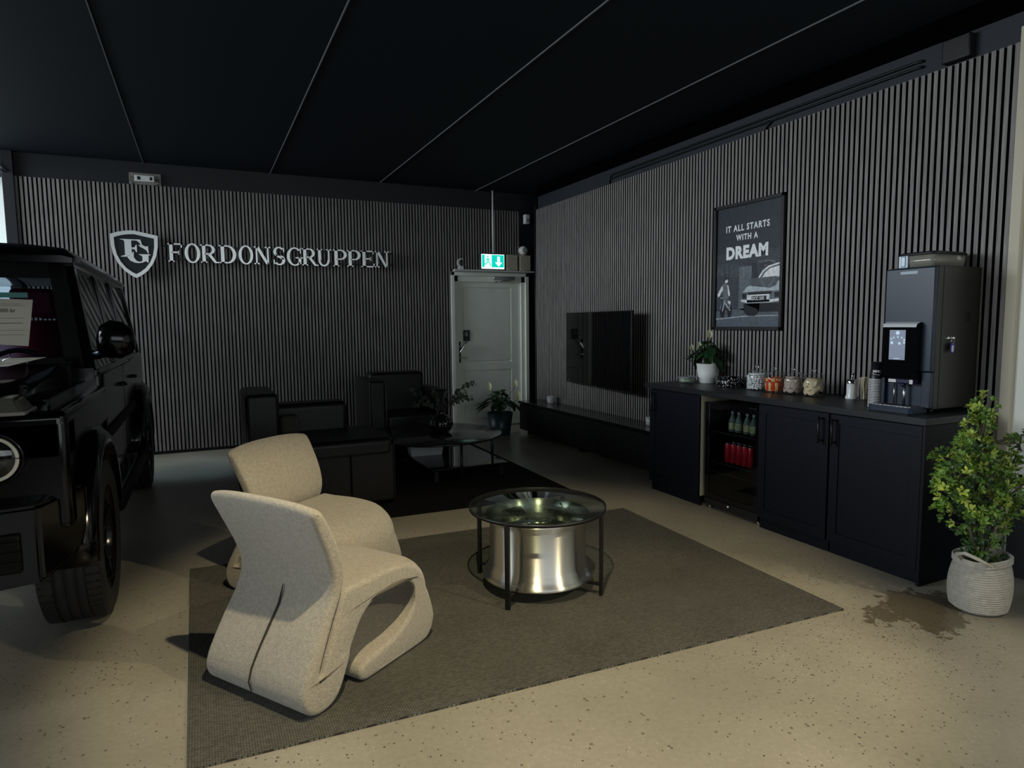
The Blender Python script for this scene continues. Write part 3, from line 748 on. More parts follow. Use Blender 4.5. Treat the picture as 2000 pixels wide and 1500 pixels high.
# cans and bottles
def make_can(lab):
    t = thing('drink_can', lab, 'drink can', (0, 0, 0), 0, 'red cans in the fridge')
    bm = B(); lathe(bm, [(0, 0), (.024, 0), (.028, .008), (.028, .138), (.024, .148)], 18)
    obj('can_body', bm, mat('red_can', (.55, .015, .03), .3, metal=.3, var=.3, vscale=25), t)
    bm = B(); lathe(bm, [(.025, .147), (.026, .151), (.022, .149), (0, .148)], 18); obj('can_lid', bm, M_metal, t)
    return t
can = make_can('red drink can with silver lid in the front row of the fridge')
first = True
for r_ in range(2):
    for k in range(5):
        p = (3.635+r_*.062, 3.635+.128-k*.058, .381+.0)
        lab = 'red drink can with silver lid in the front row of the fridge' if r_ == 0 else 'red drink can half hidden behind the front row of cans'
        if first: can.location = p; first = False
        else: dup(can, p, random.uniform(0, 6), lab)
for o in bpy.data.objects:
    if o.name.startswith('drink_can') and o.get('category'):
        if o.location.x > 3.66: o['group'] = 'red cans behind the front row'
def make_bottle():
    t = thing('water_bottle', 'small clear bottle with pale label on the upper fridge shelf', 'bottle', (0, 0, 0), 0, 'clear bottles on the upper fridge shelf')
    bm = B(); lathe(bm, [(0, 0), (.026, 0), (.029, .01), (.029, .085), (.011, .13), (.011, .15)], 18); obj('bottle_body', bm, mat('bottle_glass', (.45, .55, .5), .05, trans=.7), t)
    bm = B(); lathe(bm, [(.0297, .02), (.0297, .07)], 18); obj('bottle_label', bm, mat('pale_label', (.45, .45, .25), .5, var=.5, vscale=60), t)
    bm = B(); lathe(bm, [(.0125, .14), (.0125, .157), (0, .157)], 12); obj('cap', bm, M_wplast, t)
    return t
bt = make_bottle(); bt.location = (3.66, 3.75, .621)
for yy in (3.685, 3.60, 3.535): dup(bt, (3.66, yy, .621), random.uniform(0, 6))

# ------------------------------------------------------------------ coffee machine
cm = thing('coffee_machine', 'tall dark bean to cup coffee machine on the near end of the worktop', 'coffee machine', (3.68, 2.42, WT))
M_cm = mat('machine_side', (.022, .021, .018), .32); M_cf = mat('machine_front', (.013, .024, .044), .38)
bm = B(); box(bm, .03, .43, -.145, .145, .02, .83, .006, 0, 3); obj('machine_body', bm, M_cm, cm)
bm = B()
for yy in (-.11, .11):
    for xx in (.06, .38): lathe(bm, [(0, 0), (.02, 0), (.02, .025), (0, .025)], 12, (xx, yy, 0))
obj('foot', bm, M_blk, cm)
dr = None
bm = B(); box(bm, 0, .032, -.145, .145, .235, .825, .008, 0, 3); dr = obj('front_door', bm, M_cf, cm)
bm = B(); box(bm, -.0005, .03, -.145, -.095, .03, .233, .003); box(bm, .025, .032, -.095, .145, .03, .233, .001); box(bm, .0, .03, .125, .145, .03, .233, .003); obj('front_lower', bm, M_cf, cm)
bm = B(); box(bm, -.0015, .0, -.045, .055, .790, .806); obj('maker_plate', bm, mat('pale_plate2', (.35, .42, .5), .4), cm)
md = B(); prism(md, [(-.045, .505), (-.052, .49), (-.052, .205), (-.04, .19), (0, .19), (0, .515), (-.02, .515)], lambda u, v, h_: (u, h_, v), -.085, .115); md = obj('touch_panel', md, M_gloss, cm)
bm = B(); prism(bm, [(-.0535, .488), (-.046, .507), (-.020, .518), (-.018, .516), (-.044, .505), (-.0515, .488)], lambda u, v, h_: (u, h_, v), -.084, .114); obj('panel_top_reflection', bm, mat('painted_reflection', (.75, .8, .8), .15, metal=.2), md)  # pale colour stands in for the window mirrored in the sloped top
bm = B(); box(bm, -.0535, -.0518, -.025, .07, .30, .472); sc_ = obj('screen', bm, mat('lit_screen', (.1, .12, .15), .2, emis=(.16, .19, .25), estr=.9), md)
bm = B()
for (yy, zz, r_) in ((.022, .455, .012), (.06, .42, .005), (.045, .428, .005), (.02, .432, .005), (-.003, .428, .005), (-.018, .415, .006), (-.018, .40, .006), (.055, .398, .009), (.01, .395, .008)):
    lathe(bm, [(0, -.0545), (r_, -.0545), (r_, -.0535)], 12, (0, yy-.001, zz-.0), 'X')
box(bm, -.0545, -.0535, .005, .04, .306, .309)
obj('screen_icon', bm, mat('lit_icon', (.4, .5, .6), .3, emis=(.35, .5, .62), estr=.8), md)
bm = B(); box(bm, -.045, .02, -.075, .075, .165, .19, .005); tube(bm, [(-.02, .0, .165), (-.02, .0, .145)], .012, 12); obj('brew_spout', bm, mat('dark_blue_plastic', (.015, .015, .05), .4), cm)
bm = B(); box(bm, -.047, -.0452, .025, .07, .169, .187); box(bm, -.047, -.0452, -.074, -.055, .165, .189); obj('spout_sticker', bm, M_wplast, cm)
bm = B(); tube(bm, [(-.012, -.005, .16), (-.012, -.005, .035)], .008, 10); tube(bm, [(.01, .07, .16), (.01, .07, .035)], .004, 8); obj('milk_pipe', bm, M_metal, cm)
bm = B()
prism(bm, [(-.105, -.12), (-.115, -.10), (-.115, .13), (-.105, .145), (.02, .145), (.02, -.12)], lambda u, v, h_: (u, v, h_), .002, .036)
obj('drip_tray', bm, M_cf, cm)
bm = B()
for k in range(9): box(bm, -.10, .0, -.09+k*.025, -.085+k*.025, .0362, .039)
box(bm, -.10, -.095, -.10, .13, .0362, .039); obj('tray_grid', bm, M_metal, cm)
# right side details
bm = B(); box(bm, .075, .079, -.1465, -.1445, .03, .825); obj('side_seam', bm, M_blk, cm)
bm = B(); lathe(bm, [(0, -.1475), (.022, -.1475), (.033, -.1455)], 24, (.31, 0, .545), 'Y')
for k in range(5): box(bm, .288, .332, -.150, -.147, .525+k*.009, .529+k*.009)
obj('vent', bm, M_blk, cm)
bm = B(); lathe(bm, [(0, -.158), (.008, -.158), (.010, -.145)], 12, (.125, 0, .425), 'Y'); box(bm, .150, .166, -.170, -.150, .418, .432, .003); lathe(bm, [(0, -.158), (.008, -.158), (.010, -.145)], 12, (.157, 0, .425), 'Y'); obj('lock', bm, M_chrome, cm)
kr = B(); lathe(kr, [(.010, -.1), (.0115, -.1), (.0115, -.098), (.010, -.098), (.010, -.1)], 16, (0, 0, 0), 'Y')
kr.free()
kt = thing('key_tag', 'blue key tag with white label hanging from the lock of the coffee machine', 'key tag', (3.68+.157, 2.42-.163, WT+.425))
bm = B(); tube(bm, [(.013*cos(a*pi/8), 0, -.016+.013*sin(a*pi/8)) for a in range(17)], .0012, 6, cap=False); obj('split_ring', bm, M_chrome, kt)
bm = B(); prism(bm, [(.013*cos(k*pi/8)*1.0, -.058+(.030 if sin(k*pi/8) >= 0 else .028)*sin(k*pi/8)) for k in range(16)], lambda u, v, h_: (u-.006, h_, v), -.003, .001); obj('tag_body', bm, mat('blue_plastic', (.05, .04, .42), .35), kt)
bm = B(); prism(bm, [(.010*cos(k*pi/8), -.050+.026*sin(k*pi/8)) for k in range(16)], lambda u, v, h_: (u+.012, h_, v), .002, .005); obj('second_tag', bm, mat('blue_plastic', (.05, .04, .42), .35), kt)
bm = B(); box(bm, -.015, .003, -.0045, -.003, -.078, -.042); obj('tag_label', bm, M_wplast, kt)
# bean hopper on top
bh = thing('bean_hopper', 'smoky transparent bean hopper with black lid on top of the coffee machine', 'bean hopper', (3.68+.22, 2.43, WT+.831))
bm = B()
def rrect(x0, x1, y0, y1, r, z, n=5):
    out = []
    for cx, cy, a0 in ((x1-r, y1-r, 0), (x0+r, y1-r, 90), (x0+r, y0+r, 180), (x1-r, y0+r, 270)):
        for i in range(n+1):
            a = radians(a0+90*i/n); out.append((cx+r*cos(a), cy+r*sin(a), z))
    return out
loft(bm, [rrect(-.15, .15, -.10, .10, .03, 0), rrect(-.155, .155, -.105, .105, .03, .07)]); obj('hopper_bin', bm, mat('smoky_plastic', (.32, .31, .26), .12, trans=.3), bh)
bm = B(); loft(bm, [rrect(-.16, .16, -.11, .11, .03, .068), rrect(-.16, .16, -.11, .11, .03, .08), rrect(-.15, .15, -.10, .10, .03, .087)]); obj('hopper_lid', bm, M_plastic, bh)
bm = B(); box(bm, -.168, -.156, .055, .085, .005, .066, .005); box(bm, -.163, -.157, .045, .10, 0, .07, .003); obj('hopper_latch', bm, mat('blue_grey_window', (.3, .4, .5), .15), bh)

# ------------------------------------------------------------------ cups, sugar, stirrers
M_cup = mat('black_paper_cup', (.012, .011, .018), .4); M_rim = mat('white_cup_rim', (.8, .76, .76), .5)
bm = B(); lathe(bm, [(.0385, .002), (.027, .108), (.026, .108), (.0, .107)], 28, mi=0); lathe(bm, [(.0385, 0), (.041, .0), (.0415, .003), (.041, .0052), (.0385, .0052)], 28, mi=1)
cup = obj('paper_cup', bm, [M_cup, M_rim]); tag(cup, 'nested upside down black paper cup with white rim in the stack beside the coffee machine', 'paper cup', 'stacked paper cups')
SX, SY = 3.728, 2.634
cup.location = (SX, SY, WT+.0005)
for k in range(1, 17):
    c_ = cup.copy(); COL.objects.link(c_); c_.location = (SX+random.uniform(-.0006, .0006), SY, WT+.0005+k*.0098)
tp = thing('paper_cup', 'topmost upside down black paper cup showing its pale script logo', 'paper cup', (SX, SY, WT+.0005+17*.0098), 0, None)
bm = B(); lathe(bm, [(.0385, .002), (.027, .108), (.026, .108), (.0, .107)], 28, mi=0); lathe(bm, [(.0385, 0), (.041, .0), (.0415, .003), (.041, .0052), (.0385, .0052)], 28, mi=1); obj('cup_body', bm, [M_cup, M_rim], tp)
bm = B()
def cupfn(u, v, h_):
    r_ = .0385-(v/.108)*.0115+.0008+h_; a = pi+.55+u/.034
    return (r_*cos(a), r_*sin(a), v)
text_bm(bm, 'MMC', .021, lambda u, v, h_: cupfn(u-.018, v+.045, h_), .0006, bold=.0006)
for k in range(10):
    a, b_ = -.024+k*.0045, -.024+(k+1)*.0045
    f = lambda u: .040-.010*sin((u+.024)/.045*pi*.6)
    prism(bm, [(a, f(a)), (b_, f(b_)), (b_, f(b_)+.0022), (a, f(a)+.0022)], cupfn, 0, .0006)
obj('cup_logo', bm, M_rim, tp)

sg = thing('sugar_dispenser', 'white sugar dispenser with metal spout beside the coffee cups', 'sugar dispenser', (3.95, 2.965, WT))
bm = B(); lathe(bm, [(0, 0), (.036, 0), (.038, .01), (.031, .03), (.031, .105), (0, .105)], 24); obj('sugar', bm, mat('sugar_white', (.9, .92, .9), .6), sg)
bm = B(); lathe(bm, [(.0385, 0), (.040, .01), (.033, .03), (.033, .110)], 24); obj('glass_jar', bm, M_glass, sg)
bm = B(); lathe(bm, [(.035, .106), (.036, .125), (.028, .134), (0, .136)], 24); tube(bm, [(0, 0, .135), (.004, 0, .16), (.012, -.01, .175)], [.008, .006, .005], 10); obj('spout_cap', bm, M_chrome, sg)
st = thing('stirrer_jar', 'square glass of pale wooden stirrers left of the cup stack', 'jar', (3.96, 2.885, WT))
bm = B(); loft(bm, [rrect(-.034, .034, -.034, .034, .006, 0), rrect(-.034, .034, -.034, .034, .006, .14)], caps=False); box(bm, -.034, .034, -.034, .034, 0, .006); obj('glass_jar', bm, M_glass, st)
Mw = mat('pale_wood', (.72, .64, .48), .6)
bm = B()
s0 = None
bm.free()
for k in range(26):
    if s0 is None:
        bm = B(); box(bm, -.003, .003, -.001, .001, 0, .145, .0005); s0 = obj('wooden_stirrer', bm, Mw); tag(s0, 'pale wooden stirrer standing in the square glass', 'stirrer', 'wooden stirrers'); s_ = s0
    else:
        s_ = s0.copy(); COL.objects.link(s_)
    s_.location = (3.96+random.uniform(-.022, .022), 2.885+random.uniform(-.022, .022), WT+.008)
    s_.rotation_euler = (random.uniform(-.12, .12)*.7, random.uniform(-.10, .10), random.uniform(0, 3))

# ------------------------------------------------------------------ cookie jars
def jar(x, y, lab):
    t = thing('glass_jar', lab, 'jar', (x, y, WT), 0, 'lidded glass jars on the worktop')
    K = 1.12
    bm = B(); lathe(bm, [(r_*K, h_) for r_, h_ in [(0, .001), (.060, .001), (.069, .010), (.070, .100), (.067, .120), (.056, .134), (.056, .141), (.0535, .141), (.0535, .134), (.064, .118), (.067, .100), (.066, .012), (0, .006)]], 36); obj('jar_body', bm, M_glass, t)
    bm = B(); lathe(bm, [(r_*K, h_) for r_, h_ in [(.060, .142), (.063, .147), (.047, .156), (.012, .161), (.010, .170), (.021, .182), (.014, .192), (0, .193)]], 32); obj('jar_lid', bm, glass('lid_glass', tint=.90, refl=.13), t)
    return t
JP = [(3.855, 3.705), (3.86, 3.54), (3.865, 3.375), (3.87, 3.205)]
jar(*JP[0], 'glass jar filled with small white sweets, leftmost of the lidded jars')
jar(*JP[1], 'glass jar filled with red and gold wrapped sweets')
jar(*JP[2], 'glass jar filled with brown cookies')
jar(*JP[3], 'glass jar filled with beige biscuits, rightmost of the lidded jars')
# white sweets
bm = B(); lathe(bm, [(0, 0), (.006, .001), (.008, .005), (.006, .009), (0, .010)], 8); sw = obj('white_sweet', bm, mat('white_sugar', (.88, .92, .92), .5)); tag(sw, 'small white sweet in the leftmost lidded jar', 'sweet', 'white sweets in a jar')
fst = True
for lay in range(8):
    for k in range(22):
        a = k*2*pi/22+lay*.3 if k < 16 else random.uniform(0, 6.28); r_ = .064 if k < 16 else random.uniform(.01, .045)
        if lay == 7: r_ = min(r_, .052)
        s_ = sw if fst else sw.copy()
        if not fst: COL.objects.link(s_)
        fst = False
        s_.location = (JP[0][0]+r_*cos(a), JP[0][1]+r_*sin(a), WT+.010+lay*.0155+random.uniform(0, .003)); s_.rotation_euler = (random.uniform(-1, 1), random.uniform(-1, 1), random.uniform(0, 3)); s_.scale = (1.25,)*3
# wrapped sweets
Mr, Mg = mat('red_wrapper', (.75, .05, .02), .25, var=.3, vscale=60), mat('gold_wrapper', (.85, .52, .18), .3, metal=.2, var=.4, vscale=80)
for mm, nm in ((Mr, 'red'), (Mg, 'gold')):
    bm = B(); box(bm, -.007, .007, -.011, .011, -.028, .028, .004, 0, 2); box(bm, -.001, .001, -.013, .013, -.036, -.027); box(bm, -.001, .001, -.013, .013, .027, .036)
    wc = obj('wrapped_sweet', bm, mm); tag(wc, nm+' wrapped sweet bar in the second lidded jar', 'wrapped sweet', nm+' wrapped sweets in a jar')
    fst = True
    for k in range(16):
        if nm == 'gold': lay = k // 8; a = (k % 8)*2*pi/8+.2; r_ = .058; z = .048 if lay == 0 else .092; rot = (radians(90) if lay else 0, 0, a)
        else:
            lay = k//8; a = (k % 8)*2*pi/8+.6; r_ = .058; z = .047 if lay == 0 else .090; rot = (radians(80) if lay else 0, 0, a)
        if k > 13: r_ = .02; z = .10; rot = (radians(90), .3, a)
        s_ = wc if fst else wc.copy()
        if not fst: COL.objects.link(s_)
        fst = False
        s_.location = (JP[1][0]+r_*cos(a), JP[1][1]+r_*sin(a), WT+z); s_.rotation_euler = rot
# cookies and biscuits: discs lying at all angles
for jx, mm, nm, R, kind in ((2, mat('brown_cookie', (.22, .13, .09), .7, var=.3, vscale=70, bump=.4, bscale=120), 'brown cookie', .032, 0), (3, mat('beige_biscuit', (.72, .60, .37), .7, var=.12, vscale=60), 'beige biscuit', .032, 1)):
    bm = B(); lathe(bm, [(0, 0), (R*.92, 0), (R, .003), (R*.95, .007), (R*.5, .0085), (0, .009)], 20)
    if kind == 0: bm.free(); bm = B(); lathe(bm, [(0, 0), (R*.95, 0), (R, .002), (R*.97, .004)], 20, mi=0); lathe(bm, [(R*.93, .004), (R*.95, .007), (R*.93, .0085), (0, .009)], 20, mi=1)
    ck = obj('cookie' if kind == 0 else 'biscuit', bm, [mm] if kind else [mm, mat('cookie_cream', (.52, .43, .36), .6)]); tag(ck, 'round '+nm+' in the lidded jar', nm.split()[1], nm+'s in a jar')
    fst = True
    for lay in range(4):
        for k in range(8):
            a = k*2*pi/7+lay*.5; r_ = .058-random.uniform(0, .010) if k < 7 else .015
            s_ = ck if fst else ck.copy()
            if not fst: COL.objects.link(s_)
            fst = False
            z = .040+lay*.0245
            upr = lay < 3 and random.random() < .8
            if lay == 3: r_ *= .72; 
            s_.location = (JP[jx][0]+r_*cos(a)*(.9 if upr else .55), JP[jx][1]+r_*sin(a)*(.9 if upr else .55), WT+z)
            s_.rotation_euler = (0, radians(random.uniform(68, 84)) if upr else random.uniform(-.25, .25), a)

# ------------------------------------------------------------------ dish, bowl, peace lilies
t = thing('glass_dish', 'low round glass dish with pale green filling at the far end of the worktop', 'dish', (3.80, 4.45, WT))
bm = B(); lathe(bm, [(0, .001), (.068, .001), (.072, .01), (.072, .06), (.068, .06), (.066, .012), (0, .009)], 32); obj('dish_glass', bm, M_glass, t)
bm = B(); lathe(bm, [(0, .0095), (.064, .0095), (.065, .036), (0, .037)], 32); obj('candle_wax', bm, mat('pale_green_wax', (.40, .50, .36), .5), t)
bm = B(); lathe(bm, [(.0725, .040), (.0725, .058)], 32); obj('patterned_band', bm, mat('speckled_band', (.25, .25, .25), .3, var=1.0, vscale=110), t)
def speckle():
    m = bpy.data.materials.new('black_white_speckle'); m.use_nodes = True; nt = m.node_tree; b = nt.nodes['Principled BSDF']
    tc = nt.nodes.new('ShaderNodeTexCoord'); v = nt.nodes.new('ShaderNodeTexVoronoi'); v.inputs['Scale'].default_value = 95
    mp = nt.nodes.new('ShaderNodeMapping'); mp.inputs['Scale'].default_value = (1, 1, .55); mp.inputs['Rotation'].default_value = (.5, .4, 0)
    r = nt.nodes.new('ShaderNodeValToRGB'); r.color_ramp.interpolation = 'CONSTANT'; r.color_ramp.elements[0].color = (.75, .75, .75, 1); r.color_ramp.elements[1].position = .30; r.color_ramp.elements[1].color = (.006, .006, .007, 1)
    nt.links.new(tc.outputs['Object'], mp.inputs[0]); nt.links.new(mp.outputs[0], v.inputs['Vector']); nt.links.new(v.outputs[0], r.inputs[0]); nt.links.new(r.outputs[0], b.inputs['Base Color']); b.inputs['Roughness'].default_value = .3
    return m
bm = B(); lathe(bm, [(0, 0), (.112, 0), (.122, .008), (.124, .075), (.117, .075), (.114, .012), (0, .010)], 48)
o = obj('speckled_bowl', bm, speckle(), loc=(3.90, 4.02, WT)); tag(o, 'low black bowl with white speckles between the potted lily and the jars', 'bowl')

M_leafd = mat('dark_lily_leaf', (.018, .055, .018), .35, var=.35, vscale=9)
M_spathe = mat('lily_spathe', (.62, .62, .40), .5)
def leaf(bm, base, tip, wd, droop=.0, n=6, mi=0, up=Vector((0, 0, 1)), fold=.25):
    base, tip = Vector(base), Vector(tip); ax = tip-base; L_ = ax.length
    side = ax.cross(up); side = side.normalized() if side.length > 1e-5 else Vector((1, 0, 0))
    nrm = side.cross(ax).normalized()
    rows = []
    for i in range(n+1):
        s = i/n; w_ = wd*(sin(pi*min(1, s*.92+.06))**.8)*(1 if s < 1 else 0)
        c = base+ax*s-Vector((0, 0, 1))*droop*L_*s*s
        rows.append((bm.verts.new(c-side*w_+nrm*w_*fold), bm.verts.new(c), bm.verts.new(c+side*w_+nrm*w_*fold)))
    for a, b_ in zip(rows, rows[1:]):
        for k in (0, 1):
            f = bm.faces.new((a[k], a[k+1], b_[k+1], b_[k])); f.smooth = True; f.material_index = mi
def peace_lily(loc, pot_h, r0, r1, pot_mat, lab, flowers, R=.24, H=.20, seed=1, nl=34, cat_pot='plant_pot', xmax=.11):
    rnd = random.Random(seed)
    t = thing('peace_lily', lab, 'potted plant', loc)
    bm = B(); lathe(bm, [(0, .002), (r0-.003, 0), (r0, .004), (r1, pot_h), (r1-.006, pot_h), (r0-.006, .012), (0, .012)], 40); obj(cat_pot, bm, pot_mat, t)
    bm = B(); lathe(bm, [(r1*.93, pot_h-.025), (0, pot_h-.018)], 24); obj('soil', bm, mat('soil', (.02, .015, .01), .9), t)
    bm = B(); st_ = B()
    for k in range(nl):
        a = rnd.uniform(0, 2*pi); e = rnd.uniform(.15, 1.0)
        rr = R*e*rnd.uniform(.75, 1.0); hh = H*(1.15-.75*e)*rnd.uniform(.6, 1.1)+.02
        mid = Vector((cos(a)*rr*.42, sin(a)*rr*.42, pot_h+hh))
        tip = Vector((cos(a)*rr, sin(a)*rr, pot_h+hh-.12*e*rnd.uniform(.2, 1.2)))
        mid.x = min(mid.x, xmax); tip.x = min(tip.x, xmax)
        tube(st_, [(cos(a)*.02, sin(a)*.02, pot_h-.02), Vector((cos(a)*rr*.2, sin(a)*rr*.2, pot_h+hh*.65)), mid], .0025, 5)
        leaf(bm, mid, tip, rnd.uniform(.022, .034)*R/.24, .12)
    obj('leaves', bm, M_leafd, t, norm=False)
    for (fx, fy, fz, s_) in flowers:
        tube(st_, [(0, 0, pot_h-.02), (fx*.5, fy*.5, pot_h+fz*.6), (fx, fy, pot_h+fz)], .0028, 5)
        fb = B(); leaf(fb, (fx, fy, pot_h+fz-.01), (fx+.004, fy+.008, pot_h+fz+.065*s_), .022*s_, fold=.6); f_ = obj('flower', fb, M_spathe, t, norm=False)
        fb = B(); tube(fb, [(fx-.006, fy, pot_h+fz), (fx-.008, fy, pot_h+fz+.03*s_)], .005, 8); obj('spadix', fb, mat('spadix', (.5, .5, .2), .6), f_)
    obj('stems', st_, mat('green_stem', (.06, .11, .03), .5), t)
    return t
peace_lily((3.96, 4.36, WT), .168, .078, .100, mat('matt_white_pot', (.86, .86, .82), .5), 'peace lily with pale flowers in a white pot on the worktop',
           [(-.03, -.04, .225, 1.1), (-.06, .05, .13, .9), (-.05, .16, .115, .8)], R=.26, H=.17, seed=4, nl=46)
peace_lily((3.50, 7.74, 0), .30, .13, .17, mat('dark_teal_pot', (.012, .035, .04), .4), 'dark peace lily in a teal floor pot in front of the grey door',
           [(-.13, .05, .30, 1.6), (.2, -.05, .33, 1.5), (.22, -.1, .17, 1.7)], R=.42, H=.26, seed=9, nl=48, xmax=.22)

# ------------------------------------------------------------------ leafy tree in a rope basket
bk = thing('potted_tree', 'bushy green artificial tree in a white coiled rope basket at the end of the counter', 'potted plant', (3.50, 1.87, 0))
bm = B()
prof = [(0, .004)]
n_ = 24
for k in range(n_):
    z = .012+k*.0115; s = k/(n_-1)
    r_ = (.118+.018*sin(pi*min(1, s*1.15))**.7 if s < .9 else .128)-s*.006
    if k == 0: r_ = .108
    for q in range(5):
        a = -pi/2+q*pi/4; prof.append((r_+.0042*cos(a), z+.0056*sin(a)))
top = .012+(n_-1)*.0115
prof += [(.118, top+.005), (.112, top-.02), (.108, .03), (0, .028)]
lathe(bm, prof, 40)
for v in bm.verts:          # soft rope basket: leaning rim and a slight slump
    a = math.atan2(v.co.y, v.co.x); k = v.co.z/.28
    v.co.x += .016*k; v.co.z += k*.014*sin(a*1.0+2.2)+.004*sin(a*3)*k
    v.co.x *= 1+.03*sin(2*a+1)*k; v.co.y *= 1-.03*sin(2*a+1)*k
obj('rope_basket', bm, mat('cotton_rope', (.52, .49, .42), .85, bump=.6, bscale=260, var=.12, vscale=40), bk)
bm = B(); tube(bm, [(-.112+.015, .03, .262), (-.145, .03, .30), (-.150, -.01, .315), (-.125, -.06, .295), (-.085, -.10, .265)], .009, 8); obj('basket_handle', bm, mat('cotton_rope', (.52, .49, .42), .85), bk)
bm = B(); lathe(bm, [(.108, .225), (0, .24)], 24); obj('moss', bm, mat('moss', (.10, .11, .07), .9, bump=.8, bscale=60), bk)
rnd = random.Random(21)
stems = B(); lv = B()
tube(stems, [(0, 0, .2), (.01, .0, .35), (-.01, .02, .6), (-.02, .02, 1.05)], [.011, .010, .007, .003], 8)
tube(stems, [(.0, 0, .22), (.05, -.02, .4), (.14, -.02, .62), (.22, -.04, .85)], [.009, .008, .006, .003], 8)
tube(stems, [(.0, 0, .22), (-.04, .03, .4), (-.13, .05, .62), (-.24, .04, .85)], [.009, .008, .006, .003], 8)
# foliage masses: (centre, radii, count)
blobs = [((-.05, .0, 1.03), (.055, .06, .08), 16), ((-.055, .0, .94), (.085, .08, .07), 18), ((-.11, .0, .86), (.10, .10, .06), 20), ((-.02, .0, .77), (.13, .12, .09), 30),
         ((-.27, .02, .80), (.06, .08, .07), 14), ((-.24, .0, .68), (.12, .13, .12), 40), ((-.05, -.03, .62), (.16, .15, .14), 46), ((.14, -.02, .70), (.12, .12, .10), 28),
         ((.25, -.04, .86), (.10, .10, .06), 24), ((.23, 0, .62), (.14, .14, .12), 32), ((-.17, .0, .52), (.14, .13, .09), 34), ((.06, -.02, .48), (.15, .13, .08), 28), ((.0, 0, .38), (.09, .09, .09), 16), ((.02, 0, .29), (.09, .09, .03), 12)]
anchor = [Vector((0, 0, .45)), Vector((-.05, .02, .6)), Vector((.1, -.02, .55)), Vector((-.1, .04, .55)), Vector((-.02, .02, .85))]
for (c, r_, cnt) in blobs:
    for k in range(int(cnt*1.5)):
        d_ = Vector((rnd.gauss(0, 1), rnd.gauss(0, 1), rnd.gauss(0, 1))).normalized()
        q = rnd.random()**.33
        p = Vector((c[0]+d_.x*r_[0]*q, c[1]+d_.y*r_[1]*q, c[2]+d_.z*r_[2]*q))
        out = (d_+Vector((0, 0, .5))).normalized()
        if k % 3 == 0:
            an = min(anchor, key=lambda v: (v-p).length+max(0, v.z-p.z)*3)
            tube(stems, [an, an.lerp(p, .6)+Vector((0, 0, -.01)), p], [.0028, .002, .0012], 4)
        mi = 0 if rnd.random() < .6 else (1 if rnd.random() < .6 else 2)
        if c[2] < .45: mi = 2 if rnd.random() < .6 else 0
        for tier in range(2):
            m_ = 5 if tier == 0 else 4
            for j in range(m_):
                a = j*2*pi/m_+rnd.uniform(-.4, .4)+tier*.6
                o1 = out.orthogonal().normalized(); o2 = out.cross(o1)
                dr_ = (o1*cos(a)+o2*sin(a))*(1.0 if tier == 0 else .65)+out*(.45 if tier == 0 else 1.0)
                b0 = p-out*.012*tier+dr_*.004; L_ = rnd.uniform(.022, .031)
                tp_ = b0+dr_.normalized()*L_
                sd = dr_.cross(out).normalized()*L_*.28
                v0 = lv.verts.new(b0); v1 = lv.verts.new(b0.lerp(tp_, .62)+sd); v2 = lv.verts.new(tp_+sd*.25); v2b = lv.verts.new(tp_-sd*.25); v3 = lv.verts.new(b0.lerp(tp_, .62)-sd); vm = lv.verts.new(b0.lerp(tp_, .6)-out*.002)
                for fv in ((v0, v1, vm), (v0, vm, v3), (v1, v2, vm), (v3, vm, v2b), (v2, v2b, vm)):
                    f = lv.faces.new(fv); f.material_index = mi
obj('stems', stems, mat('grey_twig', (.10, .09, .06), .7), bk)
def leafm(n_, c):
    m = mat(n_, c, .38, var=.3, vscale=25); b = m.node_tree.nodes['Principled BSDF']; b.inputs['Subsurface Weight'].default_value = 0; return m
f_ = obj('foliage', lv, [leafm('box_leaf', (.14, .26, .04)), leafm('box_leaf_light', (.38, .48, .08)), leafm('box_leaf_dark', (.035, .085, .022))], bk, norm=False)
f_['kind'] = 'stuff'

